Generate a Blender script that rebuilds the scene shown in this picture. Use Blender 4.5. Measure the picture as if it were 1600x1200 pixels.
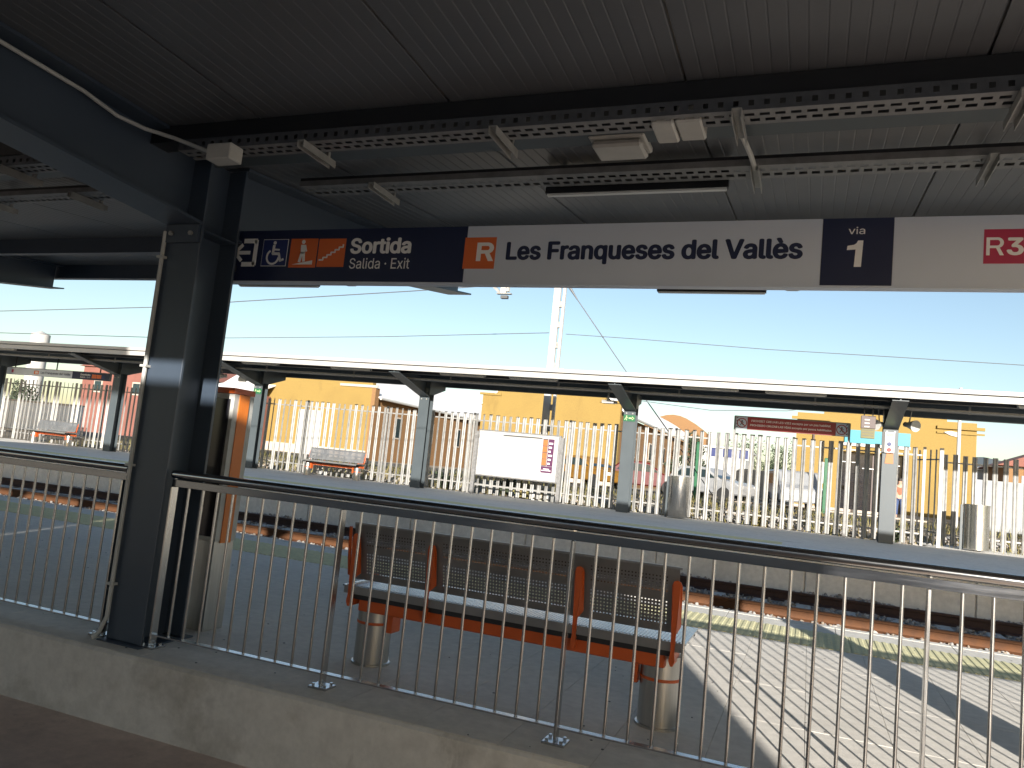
import bpy, math, random
from mathutils import Vector, Matrix
rnd = random.Random(7)
S = bpy.context.scene
for o in list(bpy.data.objects): bpy.data.objects.remove(o)
COL = S.collection

# ---------------------------------------------------------------- camera
EYE = 1.25
R_ = Vector((0.9289985, 0.3562373, 0.1002832)); U_ = Vector((-0.0554168, -0.1340144, 0.9894287)); F_ = Vector((-0.3659108, 0.9247352, 0.1047577))
FPX = 1206.9
cd = bpy.data.cameras.new("camera"); cam = bpy.data.objects.new("camera", cd); COL.objects.link(cam)
cam.matrix_world = Matrix(((R_.x, U_.x, -F_.x, 0), (R_.y, U_.y, -F_.y, 0), (R_.z, U_.z, -F_.z, EYE), (0, 0, 0, 1)))
cd.sensor_width = 36; cd.lens = FPX / 1600 * 36; cd.clip_start = .05; cd.clip_end = 3000
S.camera = cam
# ---------------------------------------------------------------- sky, sun, exposure
SUN = Vector((.385, -1, .262)).normalized()
w = bpy.data.worlds.new("World"); S.world = w; w.use_nodes = True
nt = w.node_tree; bg = nt.nodes["Background"]
sky = nt.nodes.new("ShaderNodeTexSky"); sky.sky_type = 'NISHITA'; sky.sun_disc = False
sky.sun_elevation = math.asin(SUN.z); sky.sun_rotation = math.atan2(SUN.x, SUN.y)
sky.air_density = 1.0; sky.dust_density = 1.0; sky.ozone_density = 1.0; sky.altitude = 200
nt.links.new(sky.outputs[0], bg.inputs[0]); bg.inputs[1].default_value = .041
sd = bpy.data.lights.new("sun", 'SUN'); sun = bpy.data.objects.new("sun", sd); COL.objects.link(sun)
sd.energy = 2.5; sd.angle = math.radians(.55); sd.color = (1, .94, .86)
sun.rotation_euler = SUN.to_track_quat('Z', 'Y').to_euler(); sun.location = (10, -30, 20)
vs = S.view_settings; vs.view_transform = 'Standard'; vs.look = 'None'; vs.gamma = 1; vs.exposure = 2.16
S.render.engine = 'CYCLES'
S.cycles.max_bounces = 8; S.cycles.diffuse_bounces = 5; S.cycles.glossy_bounces = 4
S.cycles.use_denoising = True

# ---------------------------------------------------------------- materials
def mat(name, col, rough=.6, metal=0., var=.12, scale=6., bump=0., bscale=40., spec=.5, col2=None, stretch=None, detail=4, emit=0):
    m = bpy.data.materials.new(name); m.use_nodes = True
    n = m.node_tree.nodes; l = m.node_tree.links; b = n["Principled BSDF"]
    b.inputs["Roughness"].default_value = rough; b.inputs["Metallic"].default_value = metal
    b.inputs["Specular IOR Level"].default_value = spec
    tc = n.new("ShaderNodeTexCoord"); vec = tc.outputs["Object"]
    if stretch:
        mp = n.new("ShaderNodeMapping"); mp.inputs["Scale"].default_value = stretch; l.new(vec, mp.inputs[0]); vec = mp.outputs[0]
    nz = n.new("ShaderNodeTexNoise"); nz.inputs["Scale"].default_value = scale; nz.inputs["Detail"].default_value = detail; nz.inputs["Roughness"].default_value = .62
    l.new(vec, nz.inputs["Vector"])
    cr = n.new("ShaderNodeValToRGB"); cr.color_ramp.elements[0].position = .3; cr.color_ramp.elements[1].position = .7
    c2 = col2 or tuple(min(1, c * (1 + var)) for c in col); c1 = tuple(c * (1 - var) for c in col) if not col2 else col
    cr.color_ramp.elements[0].color = (*c1, 1); cr.color_ramp.elements[1].color = (*c2, 1)
    l.new(nz.outputs["Fac"], cr.inputs[0]); l.new(cr.outputs[0], b.inputs["Base Color"])
    # a little roughness wear
    mr = n.new("ShaderNodeMapRange"); mr.inputs[3].default_value = max(.02, rough - .08); mr.inputs[4].default_value = min(1, rough + .1)
    l.new(nz.outputs["Fac"], mr.inputs[0]); l.new(mr.outputs[0], b.inputs["Roughness"])
    if bump:
        n2 = n.new("ShaderNodeTexNoise"); n2.inputs["Scale"].default_value = bscale; n2.inputs["Detail"].default_value = 5
        l.new(vec, n2.inputs["Vector"])
        bp = n.new("ShaderNodeBump"); bp.inputs["Strength"].default_value = bump; bp.inputs["Distance"].default_value = .01
        l.new(n2.outputs["Fac"], bp.inputs["Height"]); l.new(bp.outputs[0], b.inputs["Normal"])
    if emit:
        b.inputs["Emission Strength"].default_value = emit; l.new(cr.outputs[0], b.inputs["Emission Color"])
    return m

def concrete(name, c, c_stain, amount=.5, scale=2.2, rough=.85):
    """base colour with two scales of blotch and streaky stains"""
    m = bpy.data.materials.new(name); m.use_nodes = True
    n = m.node_tree.nodes; l = m.node_tree.links; b = n["Principled BSDF"]; b.inputs["Roughness"].default_value = rough
    b.inputs["Specular IOR Level"].default_value = .3
    g = n.new("ShaderNodeNewGeometry")
    def noise(s, det, st=(1, 1, 1)):
        mp = n.new("ShaderNodeMapping"); mp.inputs["Scale"].default_value = st; l.new(g.outputs["Position"], mp.inputs[0])
        t = n.new("ShaderNodeTexNoise"); t.inputs["Scale"].default_value = s; t.inputs["Detail"].default_value = det; t.inputs["Roughness"].default_value = .65
        l.new(mp.outputs[0], t.inputs["Vector"]); return t.outputs["Fac"]
    def ramp(f, p0, p1):
        r = n.new("ShaderNodeMapRange"); r.inputs[1].default_value = p0; r.inputs[2].default_value = p1; l.new(f, r.inputs[0]); return r.outputs[0]
    def mix(a, bb, f, k=1.):
        mm = n.new("ShaderNodeMix"); mm.data_type = 'RGBA'
        if k != 1:
            ml = n.new("ShaderNodeMath"); ml.operation = 'MULTIPLY'; ml.inputs[1].default_value = k; l.new(f, ml.inputs[0]); f = ml.outputs[0]
        l.new(f, mm.inputs[0])
        for i, v in ((6, a), (7, bb)):
            if isinstance(v, tuple): mm.inputs[i].default_value = (*v, 1)
            else: l.new(v, mm.inputs[i])
        return mm.outputs[2]
    a = mix(c, tuple(x * 1.18 for x in c), ramp(noise(14, 6), .35, .65))
    a = mix(a, c_stain, ramp(noise(scale, 7), .5, .72), amount)
    a = mix(a, tuple(x * .55 for x in c_stain), ramp(noise(scale * 1.7, 8, (1, 1, .35)), .62, .74), amount * .8)
    l.new(a, b.inputs["Base Color"])
    bp = n.new("ShaderNodeBump"); bp.inputs["Strength"].default_value = .25; bp.inputs["Distance"].default_value = .006
    l.new(noise(60, 6), bp.inputs["Height"]); l.new(bp.outputs[0], b.inputs["Normal"])
    return m

M = dict(
    paint=mat("dark_blue_grey_paint", (.042, .058, .082), .38, var=.06, scale=3, bump=.03, bscale=25),
    paint_far=mat("blue_grey_paint", (.06, .074, .082), .42, var=.06, scale=2),
    shaded_tray=mat('shaded_galvanised_side', (.085, .09, .10), .5, .3, var=.2, scale=14),  # galvanised steel darkened to paint in the shade on the side
    black=mat("black_enamel", (.016, .017, .02), .4, var=.1, scale=5),
    ceil=mat("grey_coated_sheet", (.092, .096, .104), .42, var=.07, scale=1.6, bump=.03),
    fascia=mat("pale_grey_fascia", (.37, .36, .345), .5, var=.05, scale=1.5),
    steel=mat("brushed_stainless", (.52, .51, .49), .24, 1., var=.08, scale=12, stretch=(6, 6, .5)),
    bar_steel=mat('dark_reflection_steel', (.24, .25, .27), .16, 1., var=.06, scale=9, stretch=(.4, 6, 6)),  # steel darkened to paint in a dark reflection
    steel_rough=mat("satin_stainless", (.45, .44, .42), .33, 1., var=.1, scale=10, stretch=(8, 8, .4)),
    polished=mat("polished_stainless", (.42, .42, .42), .13, 1., var=.06, scale=9, stretch=(.4, 6, 6)),
    galv=mat("galvanised_steel", (.30, .295, .28), .5, .35, var=.18, scale=9),
    pale=mat('pale_galvanised', (.25, .248, .238), .5, .25, var=.28, scale=4),
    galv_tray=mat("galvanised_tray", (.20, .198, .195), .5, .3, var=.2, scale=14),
    perf=mat("dark_perforated_steel", (.31, .305, .30), .33, .75, var=.15, scale=4),
    seat=mat("seat_steel", (.50, .51, .52), .22, .9, var=.08, scale=8),
    orange=mat("orange_enamel", (.50, .088, .014), .42, var=.10, scale=6),
    orange2=mat("orange_panel", (.62, .17, .02), .45, var=.12, scale=4),
    white=mat("white_paint", (.45, .44, .42), .5, var=.04, scale=4),
    offwhite=mat("offwhite_plastic", (.42, .41, .38), .5, var=.06, scale=10),
    conduit=mat("grey_plastic_conduit", (.42, .42, .40), .5, var=.1, scale=12),
    sign_grey=mat("sign_pale_grey", (.50, .545, .62), .42, var=.02, scale=3),
    navy=mat("sign_navy", (.014, .02, .055), .38, var=.05, scale=4),
    sign_white=mat("sign_white_film", (.74, .73, .71), .45, var=.02, scale=4),
    sign_orange=mat("sign_orange_film", (.62, .13, .03), .42, var=.04, scale=4),
    magenta=mat("sign_crimson_film", (.38, .02, .07), .42, var=.05, scale=4),
    blue_film=mat("sign_blue_film", (.018, .03, .12), .4, var=.05, scale=4),
    red_sign=mat("sign_red", (.30, .016, .016), .4, var=.04, scale=4),
    green_sign=mat("sign_green", (.012, .10, .04), .4, var=.05, scale=4),
    glow=mat("pale_green_film", (.40, .52, .26), .4, var=.05, scale=4),
    purple=mat("print_purple", (.07, .012, .055), .5, var=.1, scale=6),
    print_orange=mat("print_orange", (.34, .12, .03), .5, var=.12, scale=9),
    ink=mat("ink_grey", (.08, .08, .08), .6, var=.1),
    teal=mat("sign_teal", (.012, .19, .25), .4, var=.06, scale=2),
    olive=mat("olive_panel", (.10, .085, .008), .4, var=.1, scale=5),
    brown=mat("brown_panel", (.085, .06, .055), .5, var=.1, scale=5),
    rust=mat("rusted_rail", (.08, .03, .009), .8, var=.3, scale=9, col2=(.12, .046, .014), bump=.3, bscale=30),
    rust_dark=mat("dark_rusted_rail", (.042, .02, .015), .75, var=.3, scale=9, bump=.3, bscale=30),
    sleeper=mat("concrete_sleeper", (.42, .41, .38), .85, var=.15, scale=8, bump=.2),
    ochre=concrete("yellow_ochre_render", (.225, .152, .045), (.19, .125, .04), .5, .35),
    ochre2=concrete("peach_ochre_render", (.20, .112, .05), (.21, .115, .055), .6, .35),
    plinth=mat("pinkish_plinth", (.42, .36, .30), .85, var=.1, scale=1.2),
    roof_white=mat("whitewashed_roof", (.72, .71, .69), .7, var=.06, scale=.8),
    pink=mat("faded_red_render", (.20, .08, .06), .85, var=.16, scale=.9),
    dark_open=mat("dark_glazing", (.012, .012, .016), .15, var=.1),
    glass=mat("tinted_window", (.02, .035, .04), .08, var=.1),
    tree=mat("leaf_green", (.032, .046, .022), .7, var=.45, scale=2.5),
    bark=mat("bark", (.09, .065, .045), .9, var=.2, scale=9),
    dry=mat("dry_grass", (.27, .20, .085), .9, var=.35, scale=4, col2=(.16, .17, .05)),
    yellow_car=mat("yellow_car_paint", (.20, .10, .016), .45, var=.03, spec=.25),
    red_car=mat("red_car_paint", (.085, .008, .008), .45, var=.03, spec=.25),
    white_car=mat("white_car_paint", (.26, .265, .27), .28, var=.03),
    tyre=mat("tyre_rubber", (.02, .02, .02), .8, var=.1),
    skin=mat("skin", (.45, .26, .18), .6, var=.05),
    tshirt=mat("coral_tshirt", (.36, .10, .055), .8, var=.06),
    jeans=mat("blue_jeans", (.04, .065, .15), .8, var=.1),
    hair=mat("dark_hair", (.02, .014, .01), .6, var=.1),
    hillm=mat("hazy_hill", (.075, .095, .11), .95, var=.12, scale=.02),
    soil=mat("gravel_soil", (.30, .24, .165), .95, var=.28, scale=3.5, bump=.5, bscale=14),
    asphalt=mat("asphalt", (.085, .08, .075), .9, var=.15, scale=2),
    lamp_face=mat("lamp_diffuser", (.62, .62, .60), .35, var=.05),
    cable=mat("dark_green_cable", (.012, .03, .022), .5, var=.1),
    wire=mat("overhead_wire", (.10, .11, .12), .5, var=.05),
    kerb=concrete("kerb_concrete", (.55, .525, .48), (.30, .27, .22), .8, 2.2),
    ramp=concrete("ramp_concrete", (.58, .46, .39), (.42, .33, .28), .7, 3.0, .8),
    slab=concrete("paving_concrete", (.66, .625, .565), (.56, .53, .475), .45, 1.6),
    coping=concrete("coping_concrete", (.60, .58, .53), (.42, .39, .33), .4, 2),
    tactile=concrete("tactile_yellow", (.62, .59, .36), (.54, .52, .33), .4, 2),
    wallc=concrete("platform_wall_concrete", (.58, .56, .52), (.40, .38, .345), .6, .9),
    shadewall=concrete("shade_wall_concrete", (.62, .62, .61), (.54, .54, .53), .3, 1.),  # pale tone for the added wall, to bounce fill light
    pale_wall=concrete('pale_rendered_wall', (.27, .28, .28), (.22, .23, .23), .4, .6),
    farfloor=concrete("far_paving", (.68, .655, .60), (.52, .50, .45), .5, 1.2),
    yellow_mark=concrete("worn_yellow_line", (.66, .62, .34), (.42, .40, .26), .5, 2),
)
STONE = []
for i, c in enumerate([(.30, .28, .26), (.22, .215, .21), (.40, .37, .33), (.27, .22, .17)]):
    STONE.append(mat("ballast_stone_%s" % "abcd"[i], c, .9, var=.25, scale=14))

# ---------------------------------------------------------------- builders
def wloc(o):
    v = Vector((0, 0, 0))
    while o is not None: v += o.location; o = o.parent
    return v
class MB:
    def __init__(s): s.v = []; s.f = []; s.mi = []; s.cur = 0
    def add(s, vs, fs):
        b = len(s.v); s.v += [tuple(p) for p in vs]; s.f += [tuple(i + b for i in f) for f in fs]; s.mi += [s.cur] * len(fs); return s
    def box(s, x0, x1, y0, y1, z0, z1):
        x0, x1 = sorted((x0, x1)); y0, y1 = sorted((y0, y1)); z0, z1 = sorted((z0, z1))
        return s.add([(x0, y0, z0), (x1, y0, z0), (x1, y1, z0), (x0, y1, z0), (x0, y0, z1), (x1, y0, z1), (x1, y1, z1), (x0, y1, z1)],
                     [(0, 3, 2, 1), (4, 5, 6, 7), (0, 1, 5, 4), (1, 2, 6, 5), (2, 3, 7, 6), (3, 0, 4, 7)])
    def prism(s, pts, a, b, ax):
        """2-D polygon swept from a to b along axis ax ('x': pts=(y,z), 'y': (x,z), 'z': (x,y))"""
        n = len(pts)
        def P(p, t): return {'x': (t, p[0], p[1]), 'y': (p[0], t, p[1]), 'z': (p[0], p[1], t)}[ax]
        vs = [P(p, a) for p in pts] + [P(p, b) for p in pts]
        fs = [tuple(range(n))[::-1], tuple(range(n, 2 * n))] + [(i, (i + 1) % n, n + (i + 1) % n, n + i) for i in range(n)]
        return s.add(vs, fs)
    def bar(s, p, q, wd, ht=None, up=(0, 0, 1)):
        p = Vector(p); q = Vector(q); d = (q - p).normalized(); ht = ht or wd
        sx = d.cross(Vector(up)); 
        if sx.length < 1e-4: sx = d.cross(Vector((0, 1, 0)))
        sx.normalize(); sy = sx.cross(d)
        vs = []
        for c in (p, q):
            for a, b in ((-1, -1), (1, -1), (1, 1), (-1, 1)): vs.append(c + sx * (a * wd / 2) + sy * (b * ht / 2))
        return s.add(vs, [(3, 2, 1, 0), (4, 5, 6, 7), (0, 1, 5, 4), (1, 2, 6, 5), (2, 3, 7, 6), (3, 0, 4, 7)])
    def tube(s, pts, r, n=10, r1=None, caps=True):
        pts = [Vector(p) for p in pts]; rings = []; ref = None
        for i, p in enumerate(pts):
            d = (pts[min(i + 1, len(pts) - 1)] - pts[max(i - 1, 0)]).normalized()
            if ref is None:
                ref = d.cross(Vector((0, 0, 1)));
                if ref.length < .05: ref = d.cross(Vector((0, 1, 0)))
            ref = (ref - d * ref.dot(d)).normalized(); o = d.cross(ref)
            rr = r if r1 is None else r + (r1 - r) * i / (len(pts) - 1)
            rings.append([p + (ref * math.cos(2 * math.pi * k / n) + o * math.sin(2 * math.pi * k / n)) * rr for k in range(n)])
        vs = [q for rg in rings for q in rg]; fs = []
        for i in range(len(pts) - 1):
            for k in range(n): fs.append((i * n + k, i * n + (k + 1) % n, (i + 1) * n + (k + 1) % n, (i + 1) * n + k))
        if caps: fs += [tuple(range(n))[::-1], tuple(range((len(pts) - 1) * n, len(pts) * n))]
        return s.add(vs, fs)
    def lathe(s, prof, c, n=24):
        vs = []; fs = []
        for r, z in prof:
            for k in range(n): vs.append((c[0] + r * math.cos(2 * math.pi * k / n), c[1] + r * math.sin(2 * math.pi * k / n), c[2] + z))
        for i in range(len(prof) - 1):
            for k in range(n): fs.append((i * n + k, i * n + (k + 1) % n, (i + 1) * n + (k + 1) % n, (i + 1) * n + k))
        return s.add(vs, fs)
    def build(s, name, m, parent=None, smooth=False, bevel=0.):
        b = wloc(parent) if parent is not None else Vector((0, 0, 0))
        me = bpy.data.meshes.new(name); me.from_pydata([(x - b.x, y - b.y, z - b.z) for x, y, z in s.v], [], s.f)
        for mm in (m if isinstance(m, (list, tuple)) else [m]): me.materials.append(mm)
        if isinstance(m, (list, tuple)):
            for p, i in zip(me.polygons, s.mi): p.material_index = i
        me.update()
        o = bpy.data.objects.new(name, me); COL.objects.link(o)
        if parent is not None: o.parent = parent
        if smooth:
            me.polygons.foreach_set("use_smooth", [True] * len(me.polygons))
            md = o.modifiers.new("edge", 'EDGE_SPLIT'); md.split_angle = math.radians(38)
        if bevel:
            bv = o.modifiers.new("bevel", 'BEVEL'); bv.width = bevel; bv.segments = 1; bv.limit_method = 'ANGLE'
        return o
def tag(o, label=None, cat=None, group=None, kind=None):
    if label: o["label"] = label
    if cat: o["category"] = cat
    if group: o["group"] = group
    if kind: o["kind"] = kind
    return o
def thing(name, loc, label, cat, group=None):
    o = bpy.data.objects.new(name, None); COL.objects.link(o); o.location = loc; o.empty_display_size = .2
    return tag(o, label, cat, group)
def struct(name, mb, m, **k): return tag(mb.build(name, m, **k), kind='structure')
def box(name, m, parent, *a, **k): return MB().box(*a).build(name, m, parent, **k)
def dup(o, parent=None, dx=(0, 0, 0)):
    c = o.copy(); COL.objects.link(c); c.parent = parent; c.location = o.location + Vector(dx); return c
def tree_copy(o, parent=None):
    c = o.copy(); COL.objects.link(c); c.parent = parent
    for ch in [x for x in KIDS(o)]: tree_copy(ch, c)
    return c
def KIDS(o): return list(o.children)
def at(x, y, Y):
    """photo pixel seen on the plane at depth Y -> world X, Z"""
    d = R_ * ((x - 800) / FPX) - U_ * ((y - 600) / FPX) + F_
    t = Y / d.y; return d.x * t, EYE + d.z * t
try:      # the sans face that ships with Blender itself; its built-in default otherwise
    FONT = bpy.data.fonts.load(bpy.utils.system_resource('DATAFILES', path="fonts") + "/Inter.woff2")
except Exception: FONT = None
def text(name, s, m, parent, x0, x1, z0, z1, y, face=-1, bold=0., depth=.001, shear=0):
    """lettering fitted to the rectangle x0..x1, z0..z1 on a face at depth y that looks towards -Y"""
    cu = bpy.data.curves.new(name, 'FONT'); cu.body = s
    if FONT: cu.font = FONT
    cu.size = 1; cu.extrude = 0; cu.resolution_u = 3
    t = bpy.data.objects.new(name, cu); COL.objects.link(t)
    dg = bpy.context.evaluated_depsgraph_get(); me = bpy.data.meshes.new_from_object(t.evaluated_get(dg))
    bpy.data.objects.remove(t); bpy.data.curves.remove(cu)
    lift = {}
    if bold:      # weight: the outline repeated a hair apart, each copy a fraction of a millimetre behind the last
        vs_ = [v.co.copy() for v in me.vertices]; fs_ = [tuple(p.vertices) for p in me.polygons]; V_ = []; F_2 = []
        for k, (ox, oy) in enumerate(((0, 0), (1, 0), (-1, 0), (0, .7), (0, -.7), (.7, .5), (-.7, .5), (.7, -.5), (-.7, -.5))):
            b0 = len(V_); V_ += [(v.x + ox * bold, v.y + oy * bold, k) for v in vs_]; F_2 += [tuple(q + b0 for q in f) for f in fs_]
        bpy.data.meshes.remove(me); me = bpy.data.meshes.new(name); me.from_pydata([(a, b, 0) for a, b, c in V_], [], F_2)
        lift = {q: v[2] * .00004 for q, v in enumerate(V_)}
    xs = [v.co.x for v in me.vertices]; ys = [v.co.y for v in me.vertices]
    a, b, c, d = min(xs), max(xs), min(ys), max(ys)
    pl = wloc(parent)
    for v in me.vertices:
        u = (v.co.x - a) / (b - a); q = (v.co.y - c) / (d - c)
        v.co = (x0 + (x1 - x0) * u - pl.x, y + lift.get(v.index, 0) - pl.y, z0 + (z1 - z0) * q - pl.z)
    me.materials.clear(); me.materials.append(m); me.name = name
    o = bpy.data.objects.new(name, me); COL.objects.link(o); o.parent = parent
    return o
def plate(name, m, parent, x0, x1, z0, z1, y, t=.002):
    return box(name, m, parent, x0, x1, y, y + t, z0, z1)
def disc_pts(cx, cz, r, n=20, a0=0, a1=2 * math.pi): return [(cx + r * math.cos(a0 + (a1 - a0) * k / n), cz + r * math.sin(a0 + (a1 - a0) * k / n)) for k in range(n + (0 if a1 - a0 >= 6.28 else 1))]

# ================================================================ SETTING
g = MB()
prof = [(-700, -.62), (8.55, -.62), (13.62, -.62), (20.9, .2), (21.6, .30), (25.5, .62), (900, .62)]
for (ya, za), (yb, zb) in zip(prof, prof[1:]):
    g.add([(-900, ya, za), (900, ya, za), (900, yb, zb), (-900, yb, zb)], [(0, 1, 2, 3)])
struct("ground", g, M['soil'])

# --- near platform: body, paving slabs, tactile tiles, coping stones
PX0, PX1 = -42., 16.
body = struct("platform", MB().box(PX0, PX1, 3.42, 8.46, -.6, -.035), M['wallc'])
SW, SL = .43, .86
slab_me = {}
def slab_mesh(wd, ln, th=.045, b=.0012):
    key = (round(wd, 3), round(ln, 3))
    if key not in slab_me:
        m_ = MB(); g_ = .0011
        x0, x1, y0, y1 = -wd / 2 + g_, wd / 2 - g_, -ln / 2 + g_, ln / 2 - g_
        vs = [(x0, y0, -th), (x1, y0, -th), (x1, y1, -th), (x0, y1, -th), (x0, y0, -b), (x1, y0, -b), (x1, y1, -b), (x0, y1, -b),
              (x0 + b, y0 + b, 0), (x1 - b, y0 + b, 0), (x1 - b, y1 - b, 0), (x0 + b, y1 - b, 0)]
        fs = [(0, 1, 5, 4), (1, 2, 6, 5), (2, 3, 7, 6), (3, 0, 4, 7), (4, 5, 9, 8), (5, 6, 10, 9), (6, 7, 11, 10), (7, 4, 8, 11), (8, 9, 10, 11)]
        m_.add(vs, fs); o = m_.build("paving_slab", M['slab']); slab_me[key] = o.data; bpy.data.objects.remove(o)
    return slab_me[key]
rows = [(3.80, 4.66), (4.66, 5.52), (5.52, 6.38), (6.38, 7.19)]
n_sl = 0
for i in range(-29, 9):
    xc = .045 + SW * (i + .5)
    for j, (a, b) in enumerate(rows):
        o = bpy.data.objects.new("paving_slab", slab_mesh(SW, b - a)); COL.objects.link(o); o.parent = body
        o.location = (xc, (a + b) / 2, rnd.uniform(-.0005, .0005)); o.rotation_euler = (rnd.uniform(-.0005, .0005), rnd.uniform(-.0005, .0005), 0); n_sl += 1
rest = MB()
for i in range(-98, -29):
    xc = .045 + SW * (i + .5)
    for (a, b) in rows: rest.box(xc - SW / 2 + .002, xc + SW / 2 - .002, a + .002, b - .002, -.04, 0)
tag(rest.build("paving_slabs_beyond", M['slab'], body), kind='stuff')
for (a, b) in rows: pass
box('floor_slab', M['slab'], body, .045 + SW * 9 + .002, 16, 3.802, 7.188, -.04, 0)
struct('bounce_paving', MB().box(2.2, 40, -40, 3.38, -.62, -.40), M['farfloor'])  # unseen pale paving added to bounce sunlight up to the ceiling
sp_ = MB()
for i in range(220):
    x_, y_ = rnd.uniform(-9, 2), rnd.uniform(3.42, 8.3); q = rnd.uniform(.003, .011); n_ = 6
    sp_.prism([(x_ + q * rnd.uniform(.6, 1.1) * math.cos(6.283 * k / n_), y_ + q * rnd.uniform(.5, 1.1) * math.sin(6.283 * k / n_)) for k in range(n_)], .0015, .0035, 'z')
tag(sp_.build("floor_specks", M['ink']), kind='stuff')
# ribbed tactile tiles
def tactile_mesh(wd, ln):
    m_ = MB(); n = 6; st = wd / n
    m_.box(-wd / 2 + .002, wd / 2 - .002, -ln / 2 + .002, ln / 2 - .002, -.045, 0)
    for k in range(n):
        c = -wd / 2 + st * (k + .5)
        m_.prism([(c - st * .32, .0005), (c + st * .32, .0005), (c + st * .2, .0055), (c - st * .2, .0055)], -ln / 2 + .0025, ln / 2 - .0025, 'y')
    o = m_.build("tactile_tile", M['tactile']); me = o.data; bpy.data.objects.remove(o); return me
tm = tactile_mesh(.4, .4)
tr = MB()
for i in range(-30, 10):
    for j in range(2):
        o = bpy.data.objects.new("tactile_tile", tm); COL.objects.link(o); o.parent = body; o.location = (.2 + .4 * i, 7.39 + .4 * j, .001)
for i in range(-100, -30):
    for j in range(2): tr.box(.4 * i + .002, .4 * i + .398, 7.19 + .4 * j + .002, 7.19 + .4 * j + .398, -.04, .003)
tag(tr.build("tactile_tiles_beyond", M['tactile'], body), kind='stuff')
for i in range(-40, 6):
    b = MB(); x0 = i * 1.0 + .3
    b.box(x0 + .003, x0 + .997, 7.993, 8.5, -.13, .0)
    b.box(x0 + .003, x0 + .997, 8.36, 8.372, .0002, .004)
    b.build("coping_stone", M['coping'], body, bevel=.006)
# kerb wall the railing stands on
kw = MB()
kw.prism([(3.39, -.62), (3.795, -.62), (3.795, -.001), (3.405, -.001), (3.39, -.016)], -42, 6, 'x')
struct("kerb_wall", kw, M['kerb'])
kc = MB()
for i in range(-97, 14):
    pass
# joint grooves in the kerb top: shallow cover slabs with gaps
kerbtop = bpy.data.objects["kerb_wall"]
for i in range(-34, 14):
    x0 = .045 + SW * i
    MB().box(x0 + .0018, x0 + SW - .0018, 3.412, 3.797, -.0008, .0012).build("kerb_slab", M['slab'], kerbtop)
# ramp below the camera, its far parapet
struct("ramp_floor", MB().add([(-42, -4.6, -.39), (6, -4.6, -.39), (6, 3.39, -.39), (-42, 3.39, -.39)], [(0, 1, 2, 3)]), M['ramp'])

# --- far platform
FZ = .375
fp = struct("far_platform", MB().box(-70, 20, 13.62, 20.3, -.62, FZ - .03), M['wallc'])
fl = MB().box(-70, 20, 14.02, 20.29, FZ - .028, FZ - .001)
fl.build("floor_slab", M['farfloor'], fp)
for i in range(-60, 18): box("coping_stone", M['coping'], fp, i + .004, i + .996, 13.55, 14.016, FZ - .14, FZ, bevel=.008)
for i in range(-60, 22):
    box("tactile_tile", M['yellow_mark'], fp, i * .8 - 18, i * .8 - 18 + .793, 14.35, 14.95, FZ - .01, FZ + .004)
# wall panels of the far platform face
for i in range(-23, 8):
    box("wall_panel", M['wallc'], fp, i * 2.4 + .012, i * 2.4 + 2.388, 13.585, 13.619, -.6, FZ - .145, bevel=.006)

# --- ballast, sleepers, rails
tk = thing("railway_track", (0, 11.65, -.38), "single ballasted railway track between the two platforms with rusty rails", "railway track")
slm = None
for i in range(-60, 14):
    if slm is None:
        s_ = MB(); s_.prism([(-.13, -.45), (.13, -.45), (.1, -.335), (-.1, -.335)], 10.35, 12.95, 'y')
        sl0 = s_.build("sleeper", M['sleeper'], tk, bevel=.01); slm = sl0
        sl0.location.x = i * .6
    else:
        c = slm.copy(); COL.objects.link(c); c.location.x = i * .6
rp = [(-.07, 0), (.07, 0), (.07, .012), (.012, .03), (.012, .115), (.036, .125), (.036, .155), (-.036, .155), (-.036, .115 + .01), (-.012, .115), (-.012, .03), (-.07, .012)]
for yr, m_ in ((10.8, 'rust'), (12.5, 'rust_dark')):
    MB().prism([(yr + a, -.335 + b) for a, b in rp], -40, 12, 'x').build("rail", M[m_], tk)
    for i in range(-60, 14):
        pass
bal = MB()
ico_v = []
t = (1 + 5 ** .5) / 2
for a, b in ((-1, t), (1, t), (-1, -t), (1, -t)): ico_v += [(a, b, 0), (0, a, b), (b, 0, a)]
V = [Vector(v).normalized() for v in ((-1, t, 0), (1, t, 0), (-1, -t, 0), (1, -t, 0), (0, -1, t), (0, 1, t), (0, -1, -t), (0, 1, -t), (t, 0, -1), (t, 0, 1), (-t, 0, -1), (-t, 0, 1))]
IF = [(0, 11, 5), (0, 5, 1), (0, 1, 7), (0, 7, 10), (0, 10, 11), (1, 5, 9), (5, 11, 4), (11, 10, 2), (10, 7, 6), (7, 1, 8), (3, 9, 4), (3, 4, 2), (3, 2, 6), (3, 6, 8), (3, 8, 9), (4, 9, 5), (2, 4, 11), (6, 2, 10), (8, 6, 7), (9, 8, 1)]
def stone(mb, x, y, z, r):
    q = Matrix.Rotation(rnd.uniform(0, 6.28), 3, Vector((rnd.gauss(0, 1), rnd.gauss(0, 1), rnd.gauss(0, 1))).normalized())
    sx, sy, sz = rnd.uniform(.7, 1.25), rnd.uniform(.6, 1.1), rnd.uniform(.5, .9)
    mb.cur = rnd.randrange(4)
    mb.add([Vector((x, y, z)) + q @ Vector((v.x * sx, v.y * sy, v.z * sz)) * r * rnd.uniform(.8, 1.15) for v in V], IF)
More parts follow.
